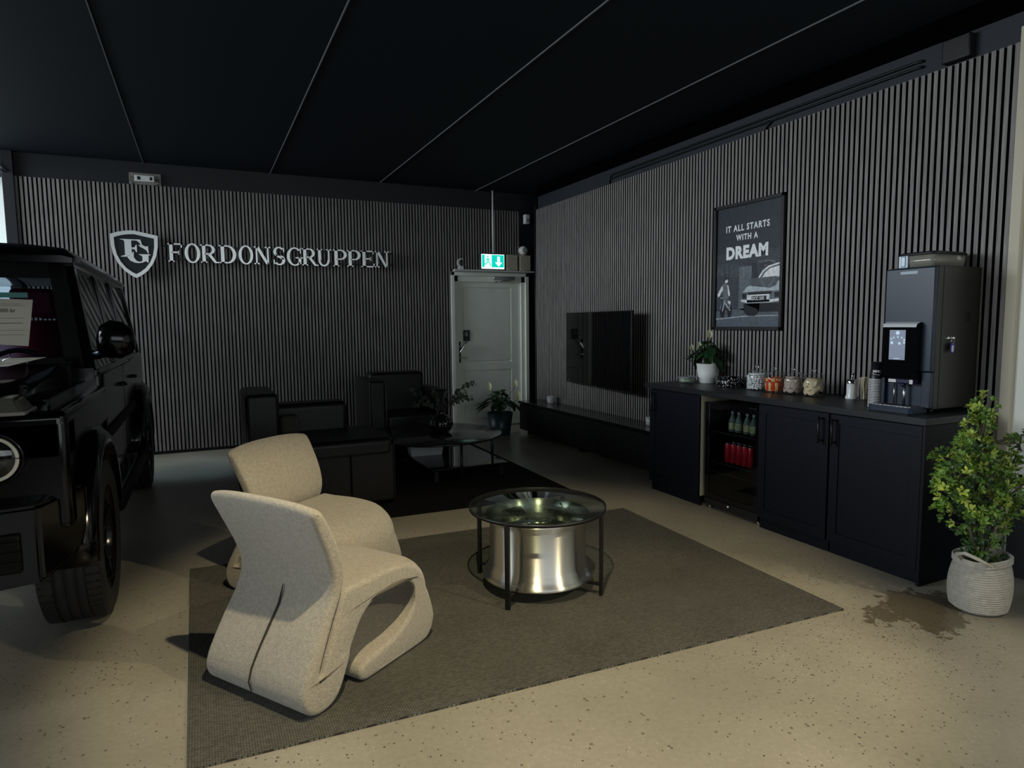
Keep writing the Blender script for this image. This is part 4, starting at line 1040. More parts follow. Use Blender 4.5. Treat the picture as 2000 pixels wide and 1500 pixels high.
# ================================================================== RUGS
def rug(name, quad, h_, m, lab, edge=None):
    bm = B(); A = [bm.verts.new((x_, y_, .0005)) for x_, y_ in quad]; Bv = [bm.verts.new((x_, y_, h_)) for x_, y_ in quad]
    bm.faces.new(A[::-1]); bm.faces.new(Bv)
    for i in range(4): bm.faces.new((A[i], A[(i+1) % 4], Bv[(i+1) % 4], Bv[i]))
    o = obj(name, bm, m); tag(o, lab, 'rug'); return o
def weave_mat(name, c0, c1, sx, sy, bumpd):
    m = bpy.data.materials.new(name); m.use_nodes = True; nt = m.node_tree; b = nt.nodes['Principled BSDF']; N, L = nt.nodes.new, nt.links.new
    tc = N('ShaderNodeTexCoord'); br = N('ShaderNodeTexBrick')
    mp = N('ShaderNodeMapping'); mp.inputs['Scale'].default_value = (sx, sy, 1); L(tc.outputs['Object'], mp.inputs[0])
    br.inputs['Scale'].default_value = 1; br.inputs['Mortar Size'].default_value = .12; br.inputs['Mortar Smooth'].default_value = .6
    br.inputs['Brick Width'].default_value = 1.0; br.inputs['Row Height'].default_value = .5
    br.inputs['Color1'].default_value = (*c1, 1); br.inputs['Color2'].default_value = (*[(a+b_)/2 for a, b_ in zip(c0, c1)], 1); br.inputs['Mortar'].default_value = (*c0, 1)
    L(mp.outputs[0], br.inputs[0])
    n = N('ShaderNodeTexNoise'); n.inputs['Scale'].default_value = 3; n.inputs['Detail'].default_value = 6; L(tc.outputs['Object'], n.inputs[0])
    r = N('ShaderNodeMapRange'); r.inputs[3].default_value = .75; r.inputs[4].default_value = 1.25; L(n.outputs[0], r.inputs[0])
    mx = N('ShaderNodeVectorMath'); mx.operation = 'SCALE'; L(br.outputs['Color'], mx.inputs[0]); L(r.outputs[0], mx.inputs['Scale']); L(mx.outputs[0], b.inputs['Base Color'])
    b.inputs['Roughness'].default_value = .9; b.inputs['Specular IOR Level'].default_value = .2
    bp = N('ShaderNodeBump'); bp.inputs['Strength'].default_value = bumpd; bp.inputs['Distance'].default_value = .004; bp.invert = True
    L(br.outputs['Fac'], bp.inputs['Height']); L(bp.outputs[0], b.inputs['Normal'])
    return m
rug('woven_rug', [(-.113, 2.295), (2.877, 2.155), (2.935, 4.155), (-.13, 4.285)], .009, weave_mat('grey_brown_weave', (.045, .044, .037), (.19, .184, .158), 55, 90, 1.0), 'large grey brown woven rug under the cream chairs and glass table')
rug('black_rug', [(.25, 4.80), (2.86, 4.72), (2.93, 7.75), (.25, 7.80)], .010, weave_mat('black_pile', (.0015, .0015, .0018), (.004, .004, .0045), 60, 60, .5), 'black rug under the dark sofa and round table')

# ================================================================== CREAM CHAIRS
M_wool = mat('cream_boucle', (.40, .36, .29), .95, bump=.55, bscale=190, var=.14, vscale=70, spec=.15, sheen=.3)
OUT = [(.020, .815), (.004, .80), (.010, .775), (.03, .735), (.058, .675), (.095, .60), (.125, .53), (.140, .465), (.132, .41), (.100, .35), (.050, .275), (.005, .20), (-.030, .135), (-.045, .085), (-.035, .04), (-.005, .008), (.04, .0), (.09, .004), (.135, .03), (.165, .075), (.20, .14), (.24, .21), (.28, .27), (.325, .308), (.38, .325), (.46, .334), (.54, .334), (.61, .325), (.66, .308), (.685, .28), (.680, .245), (.655, .21), (.60, .165), (.54, .13), (.46, .105), (.36, .09), (.29, .082), (.262, .065), (.255, .035), (.268, .008), (.30, .0), (.45, .0), (.62, .0), (.70, .004), (.735, .03), (.757, .08), (.772, .15), (.776, .22), (.768, .29), (.740, .345), (.69, .385), (.62, .408), (.52, .420), (.42, .425), (.33, .425), (.26, .425), (.215, .43), (.193, .43), (.180, .405), (.155, .345), (.115, .26), (.078, .19), (.055, .135), (.046, .125), (.040, .13), (.052, .17), (.090, .245), (.135, .33), (.175, .405), (.195, .46), (.194, .51), (.180, .565), (.150, .635), (.115, .70), (.080, .76), (.050, .805)]
def resample(P, n):
    P = P+[P[0]]; L_ = [0]
    for a, b_ in zip(P, P[1:]): L_.append(L_[-1]+sqrt((a[0]-b_[0])**2+(a[1]-b_[1])**2))
    out = []; j = 0
    for i in range(n):
        s = L_[-1]*i/n
        while L_[j+1] < s: j += 1
        f = (s-L_[j])/(L_[j+1]-L_[j]); out.append((P[j][0]+(P[j+1][0]-P[j][0])*f, P[j][1]+(P[j+1][1]-P[j][1])*f))
    return out
def smooth2(P, k):
    for _ in range(k): P = [((P[i-1][0]+2*P[i][0]+P[(i+1) % len(P)][0])/4, (P[i-1][1]+2*P[i][1]+P[(i+1) % len(P)][1])/4) for i in range(len(P))]
    return P
WC = .56
def chair_mesh(wool):
    n = 420; base = smooth2(resample(OUT, n), 6)
    nr = []
    for i in range(n):
        a, b_ = base[i-1], base[(i+1) % n]; dx, dy = b_[0]-a[0], b_[1]-a[1]; L_ = sqrt(dx*dx+dy*dy) or 1
        nr.append((-dy/L_, dx/L_))
    ar = sum(base[i-1][0]*base[i][1]-base[i][0]*base[i-1][1] for i in range(n))
    sg_ = 1 if ar > 0 else -1     # inward normals
    secs = []; rr = .020
    ts = []
    for k in range(6): a = k/5*pi/2; ts.append((rr*(1-sin(a)) if k else rr, rr*(1-cos(a))))
    stations = [(rr*(1-cos(k/5*pi/2)), rr*(1-sin(k/5*pi/2))) for k in range(6)]
    allst = [(y_, ins) for y_, ins in stations]+[(WC*f, 0) for f in (.12, .2, .3, .4, .5, .6, .7, .8, .88)]+[(WC-y_, ins) for y_, ins in stations[::-1]]
    for y_, ins in allst:
        s = []
        f = abs(y_/WC-.5)*2
        for i in range(n):
            u, v = base[i]; u += nr[i][0]*ins*sg_; v += nr[i][1]*ins*sg_
            # rounded front corners of the seat, crowned back top, waist at the fold
            if v > .10 and u > .40: u -= .11*max(0, f-.45)**2*2.2*min(1, (u-.40)/.3)*min(1, (v-.1)/.15)
            if v > .55: v -= .05*(f**3)*(v-.55)/.25*(0.5); u -= 0.02*f*f*(v-.55)/.25*-1
            yy = (y_-WC/2)
            if v > .45: yy *= 1+.10*(v-.45)/.35
            if v < .33 and u < .2: yy *= 1+.06*(.33-v)/.33
            s.append((u, yy+WC/2, max(v, .001)))
        secs.append(s)
    bm = B(); R_ = [[bm.verts.new(Vector(p)) for p in q] for q in secs]
    for A, Bq in zip(R_, R_[1:]):
        for k in range(n):
            f = bm.faces.new((A[k], A[(k+1) % n], Bq[(k+1) % n], Bq[k])); f.smooth = True
    from mathutils.geometry import tessellate_polygon
    for tri in tessellate_polygon([[Vector((u, v, 0)) for u, v in base]]):
        for R1 in (R_[0], R_[-1]):
            try: bm.faces.new([R1[q] for q in tri]).smooth = True
            except ValueError: pass
    return bm
def chair(loc, rz, lab, first=None):
    t = thing('lounge_chair', lab, 'chair', loc, rz, 'cream lounge chairs')
    if first is None:
        obj('upholstered_shell', chair_mesh(M_wool), M_wool, t)
        bm = B()
        pts = [(.098, .35), (.048, .275), (.003, .20), (-.032, .135), (-.047, .085), (-.038, .045)]
        tube(bm, [(u-.001, WC/2+.008*sin(v*14), v) for u, v in [(.128, .42)]+pts], [.0015, .005, .005, .004, .0035, .003, .002], 8)
        z_ = obj('back_seam', bm, mat('dark_seam', (.03, .027, .022), .9), t); z_['label'] = 'dark open seam down the back'
    else:
        for ch in first.children:
            c = ch.copy(); COL.objects.link(c); c.parent = t
    return t
ang = math.atan2(.56, .83)
C1 = chair((.30, 2.40, .0092), ang, 'cream curved lounge chair seen from behind, nearest on the woven rug')
C2 = chair((.088, 3.845, .0092), radians(-48.5), 'cream curved lounge chair beyond the nearest one, its seat facing the glass table', C1)

# ================================================================== GLASS WHEEL TABLE
TC = (1.641, 3.14); TR = .378; TZ = .455
a0 = math.atan2(2.907-3.14, 1.343-1.641)
gt = thing('glass_table', 'round glass topped coffee table on four thin black metal legs', 'table', (TC[0], TC[1], .0092), a0)
bm = B(); lathe(bm, [(0, TZ-.012), (TR-.006, TZ-.012), (TR-.004, TZ-.002), (TR-.006, TZ), (0, TZ)], 72); obj('glass_top', bm, glass('green_table_glass', col=(.93, 1, .95), tint=.9, refl=.07), gt)
bm = B(); lathe(bm, [(TR-.004, TZ-.016), (TR+.002, TZ-.016), (TR+.002, TZ+.001), (TR-.004, TZ+.001), (TR-.004, TZ-.016)], 72); obj('top_rim', bm, M_blk, gt)
for k in range(4):
    bm = B(); box(bm, TR-.014, TR+.002, -.013, .013, 0, TZ-.010, .001)
    bmesh.ops.rotate(bm, verts=bm.verts, matrix=Matrix.Rotation(k*pi/2, 3, 'Z')); obj('leg', bm, M_blk, gt)
bm = B()
for k in (0, 1):
    b2 = B(); box(b2, -(TR-.014), TR-.014, -.012, .012, .055+k*.0, .066+k*.0)
    bmesh.ops.rotate(b2, verts=b2.verts, matrix=Matrix.Rotation(k*pi/2, 3, 'Z')); me = bpy.data.meshes.new('x'); b2.to_mesh(me); b2.free(); bm.from_mesh(me); bpy.data.meshes.remove(me)
obj('cross_bar', bm, M_blk, gt)
M_alu = mat('brushed_alloy', (.88, .86, .78), .35, metal=1, bump=.02, bscale=220, stretch=(.02, .02, 1))
_b = M_alu.node_tree.nodes['Principled BSDF']; _b.inputs['Anisotropic'].default_value = 1.0; _b.inputs['Anisotropic Rotation'].default_value = .25
_t = M_alu.node_tree.nodes.new('ShaderNodeTangent'); _t.direction_type = 'RADIAL'; _t.axis = 'Z'; M_alu.node_tree.links.new(_t.outputs[0], _b.inputs['Tangent'])
wh = thing('alloy_wheel', 'polished alloy car wheel rim lying flat inside the glass table', 'wheel rim', (TC[0], TC[1], .0092+.067))
bm = B()
# barrel profile (z up): lower flange wide, stepped well, upper flange
pr = [(.262, .010), (.300, .0), (.307, .004), (.308, .014), (.302, .024), (.288, .030), (.282, .050), (.276, .066), (.268, .080), (.266, .20), (.266, .300), (.272, .312), (.280, .320), (.284, .330), (.290, .338), (.288, .346), (.276, .346), (.262, .335), (.252, .31), (.250, .10), (.262, .010)]
lathe(bm, pr, 96); obj('barrel', bm, M_alu, wh)
bm = B()
M_dalu = mat('dark_alloy_face', (.38, .39, .33), .22, metal=1)
# hub and spokes facing up (inner side of the wheel)
lathe(bm, [(0, .325), (.03, .325), (.034, .318), (.070, .312), (.078, .300), (.078, .25), (0, .25)], 48)
obj('hub', bm, M_dalu, wh)
for k in range(5):
    bm = B(); A = k*2*pi/5+.5
    loft(bm, [[(.060, -.04, .26), (.060, .04, .26), (.060, .034, .305), (.060, -.034, .305)], [(.15, -.052, .255), (.15, .052, .255), (.15, .044, .29), (.15, -.044, .29)], [(.253, -.085, .27), (.253, .085, .27), (.253, .075, .315), (.253, -.075, .315)]], smooth=False)
    bmesh.ops.bevel(bm, geom=list(bm.edges), offset=.006, segments=2, affect='EDGES')
    bmesh.ops.rotate(bm, verts=bm.verts, matrix=Matrix.Rotation(A, 3, 'Z')); obj('spoke', bm, M_dalu, wh)
for k in range(5):
    A = k*2*pi/5+.5+pi/5; bm = B()
    lathe(bm, [(.009, .30), (.013, .30), (.014, .316), (.009, .316), (.009, .30)], 14, (.052*cos(A), .052*sin(A), 0)); obj('bolt_hole_ring', bm, M_chrome, wh)
bm = B(); lathe(bm, [(0, .326), (.027, .326), (.027, .334), (.02, .338), (0, .338)], 24); obj('centre_cap', bm, M_chrome, wh)
bm = B(); tube(bm, [(.236*cos(.4), .236*sin(.4), .30), (.225*cos(.4), .225*sin(.4), .335), (.215*cos(.42), .215*sin(.42), .345)], .006, 8); obj('valve', bm, M_chrome, wh)

# ================================================================== SOFA GROUP
M_lea = mat('black_leather', (.0075, .007, .006), .42, bump=.08, bscale=60, spec=.35)
sf = thing('leather_sofa', 'black leather sofa with open right end behind the cream chairs', 'sofa', (.82, 5.10, .010))
# local: x -0.55..0.54, front at y=0
def cush(x0, x1, y0, y1, z0, z1, b_=.03): bm = B(); box(bm, x0, x1, y0, y1, z0, z1, b_, 0, 4); return bm
bm = B(); box(bm, -.52, .53, .02, .95, .06, .40, .02, 0, 3); obj('sofa_base', bm, M_lea, sf)
for k, (a, b_) in enumerate(((-.53, -.155), (-.153, .193), (.195, .54))):
    obj('seat_front_panel', cush(a, b_, 0, .06, .04, .50, .012), M_lea, sf)
bm = cush(-.53, .54, -.005, .80, .40, .555, .045); obj('seat_cushion', bm, M_lea, sf)
obj('backrest', cush(-.30, .32, .68, .95, .40, .79, .05), M_lea, sf)
obj('side_wing', cush(-.545, -.30, .22, .98, .04, .93, .035), M_lea, sf)
bm = B(); box(bm, .541, .544, .0, .04, .06, .53); obj('edge_line', bm, mat('leather_piping', (.03, .03, .028), .3), sf)
bm = B()
for xx in (-.48, .48):
    for yy in (.08, .88): lathe(bm, [(0, 0), (.02, 0), (.02, .05), (0, .05)], 12, (xx, yy, 0))
obj('foot', bm, M_blk, sf)
bm = cush(-.27, -.11, .50, .66, .557, .71, .035)
o = obj('scatter_cushion', bm, mat('olive_brown_cloth', (.05, .045, .035), .9), loc=(.82, 5.10, .010)); tag(o, 'small olive brown cushion against the back of the black sofa', 'cushion')
ac = thing('leather_armchair', 'high boxy black leather armchair against the left wall beside the round table', 'armchair', (2.02, 7.25, .010))
obj('left_arm', cush(-.42, -.24, -.32, .42, .06, .85, .03), M_lea, ac)
obj('backrest', cush(-.30, .35, .18, .46, .06, .90, .04), M_lea, ac)
obj('right_arm', cush(.32, .48, -.30, .42, .06, .72, .03), M_lea, ac)
obj('seat_cushion', cush(-.24, .32, -.34, .2, .20, .47, .04), M_lea, ac)
bm = B()
for xx in (-.34, .40):
    for yy in (-.25, .35): lathe(bm, [(0, 0), (.02, 0), (.02, .07), (0, .07)], 12, (xx, yy, 0))
obj('foot', bm, M_blk, ac)
bm = B(); tube(bm, [(-.244, -.325, .30), (-.244, -.325, .80)], .004, 6); obj('edge_line', bm, mat('pale_lit_edge', (.16, .16, .17), .4), ac)  # pale line paints the daylight caught along the arm edge

# round black table, low glossy table, box, vase
RC = (2.06, 6.12); RZ = .385
rt_ = thing('round_table', 'round black coffee table holding the ribbed vase between sofa and door', 'table', (RC[0], RC[1], .010))
bm = B(); lathe(bm, [(0, RZ-.03), (.655, RZ-.03), (.662, RZ-.026), (.662, RZ-.014), (.655, RZ-.010), (0, RZ-.010)], 72); obj('table_top', bm, mat('satin_black_top', (.012, .012, .011), .16), rt_)
for k in range(4):
    bm = B(); A = radians(3+90*k+(0 if k%2==0 else 0)); tube(bm, [(.63*cos(A), .63*sin(A), 0), (.63*cos(A), .63*sin(A), RZ-.028)], .013, 10); obj('leg', bm, M_blk, rt_)
lt = thing('low_table', 'low glossy black table under the round one reflecting the door', 'table', (2.24, 5.80, .010))
bm = B(); box(bm, -.40, .38, -.20, .88, .10, .125, .004); obj('table_top', bm, mat('mirror_black', (.004, .004, .0045), .05), lt)
bm = B()
for xx in (-.34, .32):
    for yy in (-.14, .82): box(bm, xx-.02, xx+.02, yy-.02, yy+.02, 0, .10)
obj('foot', bm, M_blk, lt)
bx = thing('paper_box', 'pale open top box standing on the low glossy table', 'box', (2.02, 6.35, .1355), radians(-6))
bm = B()
w0, d0, w1, d1, hh = .155, .09, .175, .105, .125
o4 = [(-w0, -d0), (w0, -d0), (w0, d0), (-w0, d0)]; t4 = [(-w1, -d1), (w1, -d1), (w1, d1), (-w1, d1)]
loft(bm, [[(x_, y_, 0) for x_, y_ in o4], [(x_, y_, hh) for x_, y_ in t4]], caps=False, smooth=False)
loft(bm, [[(x_*.97, y_*.95, .004) for x_, y_ in o4], [(x_*.97, y_*.95, hh) for x_, y_ in t4]], caps=False, smooth=False)
box(bm, -w0, w0, -d0, d0, 0, .004)
obj('box_sides', bm, mat('pale_card', (.42, .44, .44), .7), bx)
bm = B(); box(bm, -.169, -.1665, -.01, .01, .085, .10); obj('finger_hole', bm, M_plastic, bx)
vs_ = thing('ribbed_vase', 'round ribbed dark glass vase on the round black table', 'vase', (2.13, 6.15, .010+RZ-.010))
bm = B(); pr = [(0, .002), (.06, 0), (.10, .03), (.118, .075), (.112, .12), (.08, .16), (.045, .178), (.036, .195), (.042, .215), (.038, .215), (.032, .197), (.04, .18), (.0, .17)]
lathe(bm, pr, 72)
for v in bm.verts:
    a = math.atan2(v.co.y, v.co.x); k = 1+.035*cos(a*18)*min(1, max(0, (.17-v.co.z)/.05)); v.co.x *= k; v.co.y *= k
obj('vase_body', bm, mat('smoked_black_glass', (.01, .01, .011), .05, spec=.8), vs_)
eu = thing('eucalyptus_branches', 'loose leafy eucalyptus branches standing in the ribbed vase', 'branches', (2.13, 6.15, .010+RZ-.010+.18))
rnd = random.Random(5)
bs = B(); bl = B()
for (dx, dy, dz, n_) in ((.33, -.1, .31, 15), (.38, .05, .13, 13), (-.36, .05, .26, 12), (-.33, -.15, .13, 12), (.12, .1, .2, 9), (-.12, -.1, .24, 10), (.22, -.2, .2, 11)):
    pts = [Vector((dx*s, dy*s, dz*s+.06*sin(s*pi)-.0)) for s in (0, .2, .4, .6, .8, 1.0)]
    tube(bs, [(0, 0, -.15)]+pts, [.003]*3+[.0025]*2+[.002]*2, 5)
    for k in range(n_):
        s = .3+.7*k/n_; p = Vector((dx*s, dy*s, dz*s+.06*sin(s*pi)))
        for sd in (-1, 1):
            dr_ = Vector((dx, dy, dz)).normalized()*.5+Vector((rnd.uniform(-.6, .6), rnd.uniform(-.6, .6), sd*.8)); dr_.normalize()
            leaf(bl, p, p+dr_*rnd.uniform(.035, .055), rnd.uniform(.010, .016), n=4)
obj('twig', bs, mat('dark_twig', (.05, .05, .035), .6), eu); obj('leaves', bl, mat('grey_green_leaf', (.07, .09, .065), .5, var=.3), eu, norm=False)

# ================================================================== CAR (black boxy off-roader, front towards the camera)
CX, CF = -1.425, 3.07      # centre line and front of the bumper
M_car = mat('black_car_paint', (.0012, .0013, .002), .13, spec=.38)
M_trim = mat('black_car_trim', (.002, .002, .002), .6, spec=.2)
M_wind = glass('car_window_glass', col=(.72, .80, .88), tint=.85, refl=.03)
car = thing('off_road_car', 'black boxy off-road car parked at the left edge, front towards the viewer', 'car', (CX, CF, 0))
def carb(name, bm, m, par=None): return obj(name, bm, m, par or car)
# local coordinates: x right, y back from bumper, z up; half width of the body .965 at the flares
def wheel_at(x, y, flip):
    wt = thing('x', None, None); bpy.data.objects.remove(wt)
    bm = B(); R, Wd = .392, .275
    pr = [(.262, -Wd/2+.012), (.30, -Wd/2+.002), (.35, -Wd/2), (.378, -Wd/2+.012), (.390, -Wd/2+.035)]
    pr2 = []
    xs = [-.095, -.045, .0, .045, .095]
    prof = pr[:]
    for g in (-.065, -.022, .022, .065): prof += [(.392, g-.006), (.384, g-.004), (.384, g+.004), (.392, g+.006)]
    prof += [(r_, -h_) for r_, h_ in pr[::-1]]
    lathe(bm, prof, 60, axis='X')
    # shoulder blocks cut by lateral sipes
    for k in range(60):
        a = 2*pi*k/60
        for sx in (-1, 1):
            b2 = bmesh.ops.create_cube(bm, size=1)['verts']
            for v in b2:
                lx = sx*(.095+v.co.x*.055); t_ = v.co.y*.030; r_ = .388+v.co.z*.014-(max(0, abs(lx)-.105)*.25)
                v.co = Vector((lx, r_*sin(a)+t_*cos(a), r_*cos(a)-t_*sin(a)))
    for v in bm.verts: v.co += Vector((x, y, R+.002))
    ty = carb('tyre', bm, mat('tyre_rubber', (.018, .018, .017), .7))
    bm = B(); s = 1 if x > 0 else -1
    lathe(bm, [(.262, -.10), (.266, -.12), (.258, -.125), (.245, -.11), (.240, .0), (.240, .10), (.262, .12)], 48, axis='X')
    for k in range(5):
        a = 2*pi*k/5+.3
        for d_ in (-.16, .16):
            p0 = Vector((.095, .05*cos(a), .05*sin(a))); p1 = Vector((.115, .245*cos(a+d_), .245*sin(a+d_)))
            q = Vector((0, -sin(a), cos(a)))*.016
            loft(bm, [[p0-q, p0+q, p0+q-Vector((.03, 0, 0)), p0-q-Vector((.03, 0, 0))], [p1-q, p1+q, p1+q-Vector((.03, 0, 0)), p1-q-Vector((.03, 0, 0))]], smooth=False)
    lathe(bm, [(0, .11), (.045, .108), (.06, .09), (.06, .06), (0, .06)], 24, axis='X')
    for v in bm.verts: v.co = Vector((x+(v.co.x if s > 0 else -v.co.x), y+v.co.y, R+.002+v.co.z))
    carb('rim', bm, mat('gloss_black_rim', (.01, .01, .011), .15, metal=.5), ty)
for x_ in (-.82, .82):
    for y_ in (.80, 3.69): wheel_at(x_, y_, x_ > 0)
# lower body with wheel openings: sills, door side, fenders
BH = 1.16
bm = B()
box(bm, -.80, .80, .42, 4.40, .48, BH, .01)                 # core
box(bm, -.875, .875, 1.45, 3.15, .50, BH+.05, .02, 0, 3)       # door band
box(bm, -.875, .875, 3.15, 4.42, .92, BH+.05, .02, 0, 3)
box(bm, -.86, .86, 4.10, 4.44, .50, BH+.05, .02, 0, 3)
carb('body', bm, M_car)
bm = B()
for s in (-1, 1):
    x0, x1 = sorted((s*.52, s*.90)); box(bm, x0, x1, .16, 1.50, .90, 1.125, .035, 0, 4)   # raised front fender box
    x0, x1 = sorted((s*.60, s*.90)); box(bm, x0, x1, .16, .36, .62, 1.10, .03, 0, 3)
carb('front_fender', bm, M_car)
bm = B()
for s in (-1, 1):      # wheel arch flares
    for yc in (.80, 3.69):
        secs = []
        for k in range(17):
            a = pi*k/16; r0_, r1_ = .455, .545
            cy, cz = yc-cos(a)*1.0*r0_, .42+sin(a)*r0_; ey, ez = yc-cos(a)*r1_, .42+sin(a)*r1_
            secs.append([(s*.80, cy, cz), (s*.962, cy, cz), (s*.965, (cy+ey)/2, (cz+ez)/2), (s*.93, ey, ez), (s*.80, ey, ez)])
        loft(bm, secs)
carb('wheel_arch_flare', bm, M_car)
# hood
bm = B()
loft(bm, [[(x_, .16, z_) for x_, z_ in ((-.66, .95), (.66, .95), (.66, 1.13), (.62, 1.17), (0, 1.185), (-.62, 1.17), (-.66, 1.13))],
          [(x_, .20, z_) for x_, z_ in ((-.68, .95), (.68, .95), (.68, 1.17), (.64, 1.205), (0, 1.22), (-.64, 1.205), (-.68, 1.17))],
          [(x_, 1.30, z_) for x_, z_ in ((-.74, .95), (.74, .95), (.74, 1.235), (.70, 1.265), (0, 1.285), (-.70, 1.265), (-.74, 1.235))]])
carb('bonnet', bm, M_car)
bm = B(); box(bm, -.76, .76, 1.28, 1.46, 1.1, 1.27, .01); carb('cowl', bm, M_trim)
# front face: panel, grille, bumper, headlights
bm = B(); box(bm, -.64, .64, .12, .20, .78, 1.13, .012, 0, 3); carb('front_panel', bm, M_car)
bm = B()
for k in range(11): box(bm, -.42+k*.08, -.40+k*.08, .085, .125, .80, 1.08, .003)
box(bm, -.46, .46, .10, .12, .79, 1.10); carb('grille', bm, M_gloss)
bm = B(); lathe(bm, [(.085, .07), (.100, .075), (.100, .09), (.085, .09), (.085, .07)], 40, (0, 0, .94), 'Y'); tube(bm, [(0, .08, .94), (0, .08, 1.03)], .006); tube(bm, [(0, .08, .94), (.078, .08, .895)], .006); tube(bm, [(0, .08, .94), (-.078, .08, .895)], .006); carb('grille_badge', bm, M_chrome)
bm = B()
loft(bm, [[(-.93, .30, z_) for z_ in (.52, .78)]+[(-.93, .50, .78), (-.93, .50, .52)],
          [(-.80, .05, z_) for z_ in (.44, .76)]+[(-.80, .40, .76), (-.80, .40, .44)],
          [(-.3, .0, z_) for z_ in (.42, .75)]+[(-.3, .35, .75), (-.3, .35, .42)],
          [(.3, .0, z_) for z_ in (.42, .75)]+[(.3, .35, .75), (.3, .35, .42)],
          [(.80, .05, z_) for z_ in (.44, .76)]+[(.80, .40, .76), (.80, .40, .44)],
          [(.93, .30, z_) for z_ in (.52, .78)]+[(.93, .50, .78), (.93, .50, .52)]], smooth=False)
bmesh.ops.bevel(bm, geom=list(bm.edges), offset=.015, segments=3, affect='EDGES')
carb('bumper', bm, M_car)
bm = B()
for s in (-1, 1):
    x0, x1 = sorted((s*.50, s*.74)); box(bm, x0, x1, .022, .05, .50, .66, .01)
    for z_ in (.54, .58, .62): box(bm, x0, x1, .012, .03, z_, z_+.012)
carb('air_intake', bm, M_trim)
bm = B()
for s in (-1, 1):
    lathe(bm, [(0, .03), (.011, .026), (.013, .05)], 12, (s*.66, 0, .705), 'Y'); lathe(bm, [(0, .03), (.011, .026), (.013, .05)], 12, (s*.56, 0, .70), 'Y')
carb('parking_sensor', bm, M_chrome)
for s in (-1, 1):
    hx, hz = s*.655, .953
    bm = B(); lathe(bm, [(.106, .09), (.109, -.0), (.102, -.012), (.096, .02), (.09, .09)], 48, (hx, .09, hz), 'Y'); hl = carb('headlight', bm, M_car)
    bm = B(); lathe(bm, [(.078, .0), (.086, -.006), (.0915, -.002), (.086, .006), (.078, .004), (.078, 0)], 48, (hx, .085, hz), 'Y', a0=.04, a1=pi/2-.02); lathe(bm, [(.078, .0), (.086, -.006), (.0915, -.002), (.086, .006), (.078, .004), (.078, 0)], 48, (hx, .085, hz), 'Y', a0=pi/2+.04, a1=2*pi-.02)
    r_ = carb('light_ring', bm, mat('pale_light_ring', (.78, .76, .66), .3), hl); r_['label'] = 'pale split ring round the headlight'
    bm = B(); lathe(bm, [(.077, .02), (.066, .06), (0, .08)], 32, (hx, .085, hz), 'Y'); carb('reflector', bm, mat('dim_chrome', (.25, .25, .24), .15, metal=1), hl)
    bm = B(); lathe(bm, [(.096, .0), (.07, -.018), (0, -.026)], 40, (hx, .085, hz), 'Y'); carb('lens', bm, glass('lamp_lens', tint=.9, refl=.06), hl)
    bm = B()
    loft(bm, [[(hx-.03, .12, 1.126), (hx+.11, .12, 1.126), (hx+.11, .33, 1.126), (hx-.03, .33, 1.126)], [(hx-.01, .17, 1.185), (hx+.075, .17, 1.185), (hx+.075, .30, 1.190), (hx-.01, .30, 1.190)]] if s > 0 else
         [[(hx-.11, .12, 1.126), (hx+.03, .12, 1.126), (hx+.03, .33, 1.126), (hx-.11, .33, 1.126)], [(hx-.075, .17, 1.185), (hx+.01, .17, 1.185), (hx+.01, .30, 1.190), (hx-.075, .30, 1.190)]], smooth=False)
    bmesh.ops.bevel(bm, geom=list(bm.edges), offset=.012, segments=3, affect='EDGES')
    ti = carb('turn_indicator', bm, mat('indicator_lens', (.10, .10, .08), .12, spec=.9)); ti['label'] = 'clear turn indicator on top of the fender'
    bm = B(); box(bm, hx-(.04 if s > 0 else .115), hx+(.115 if s > 0 else .04), .115, .335, 1.118, 1.134, .005, 0, 2); carb('indicator_base', bm, mat('satin_trim', (.22, .21, .19), .35), ti)
# greenhouse: pillars, roof, glass
def sec(y, zb, zt, wb, wt_): return wb, wt_
ZB, ZT = 1.21, 1.86
wb, wt_ = .845, .735
def wx(z): return wb+(wt_-wb)*(z-ZB)/(ZT-ZB)
yb, yt, yr = 1.44, 1.66, 4.38
def ws_y(z): return yb+(yt-yb)*(z-ZB)/(ZT-ZB)
bm = B()
def quadbar(p, q, r_): tube(bm, [p, q], r_, 8)
for s in (-1, 1):
    for (y0_, y1_, wd0) in ((yb, yt, .055), (2.48, 2.50, .05), (3.30, 3.32, .05), (yr, yr-.05, .06)):
        loft(bm, [[(s*(wb+.012), y0_, ZB), (s*(wb+.012), y0_+wd0*1.6, ZB), (s*(wb-.04), y0_+wd0*1.6, ZB), (s*(wb-.075), y0_, ZB)], [(s*(wt_+.012), y1_, ZT), (s*(wt_+.012), y1_+wd0*1.5, ZT), (s*(wt_-.04), y1_+wd0*1.5, ZT), (s*(wt_-.065), y1_, ZT)]], smooth=False)
    x0, x1 = sorted((s*(wb+.018), s*(wb-.05))); box(bm, x0, x1, yb, yr+.03, ZB-.03, ZB+.012, .005)
    loft(bm, [[(s*(wt_+.02), yt, ZT-.03), (s*(wt_-.06), yt, ZT-.03), (s*(wt_-.06), yt, ZT+.03), (s*(wt_+.01), yt, ZT+.03)], [(s*(wt_+.02), yr, ZT-.03), (s*(wt_-.06), yr, ZT-.03), (s*(wt_-.06), yr, ZT+.03), (s*(wt_+.01), yr, ZT+.03)]], smooth=False)
box(bm, -wb, wb, yb-.01, yb+.05, ZB-.05, ZB+.02); box(bm, -.8, .8, yr, yr+.06, ZB-.3, ZB+.06)
carb('window_pillar', bm, M_car)
bm = B()
rs = []
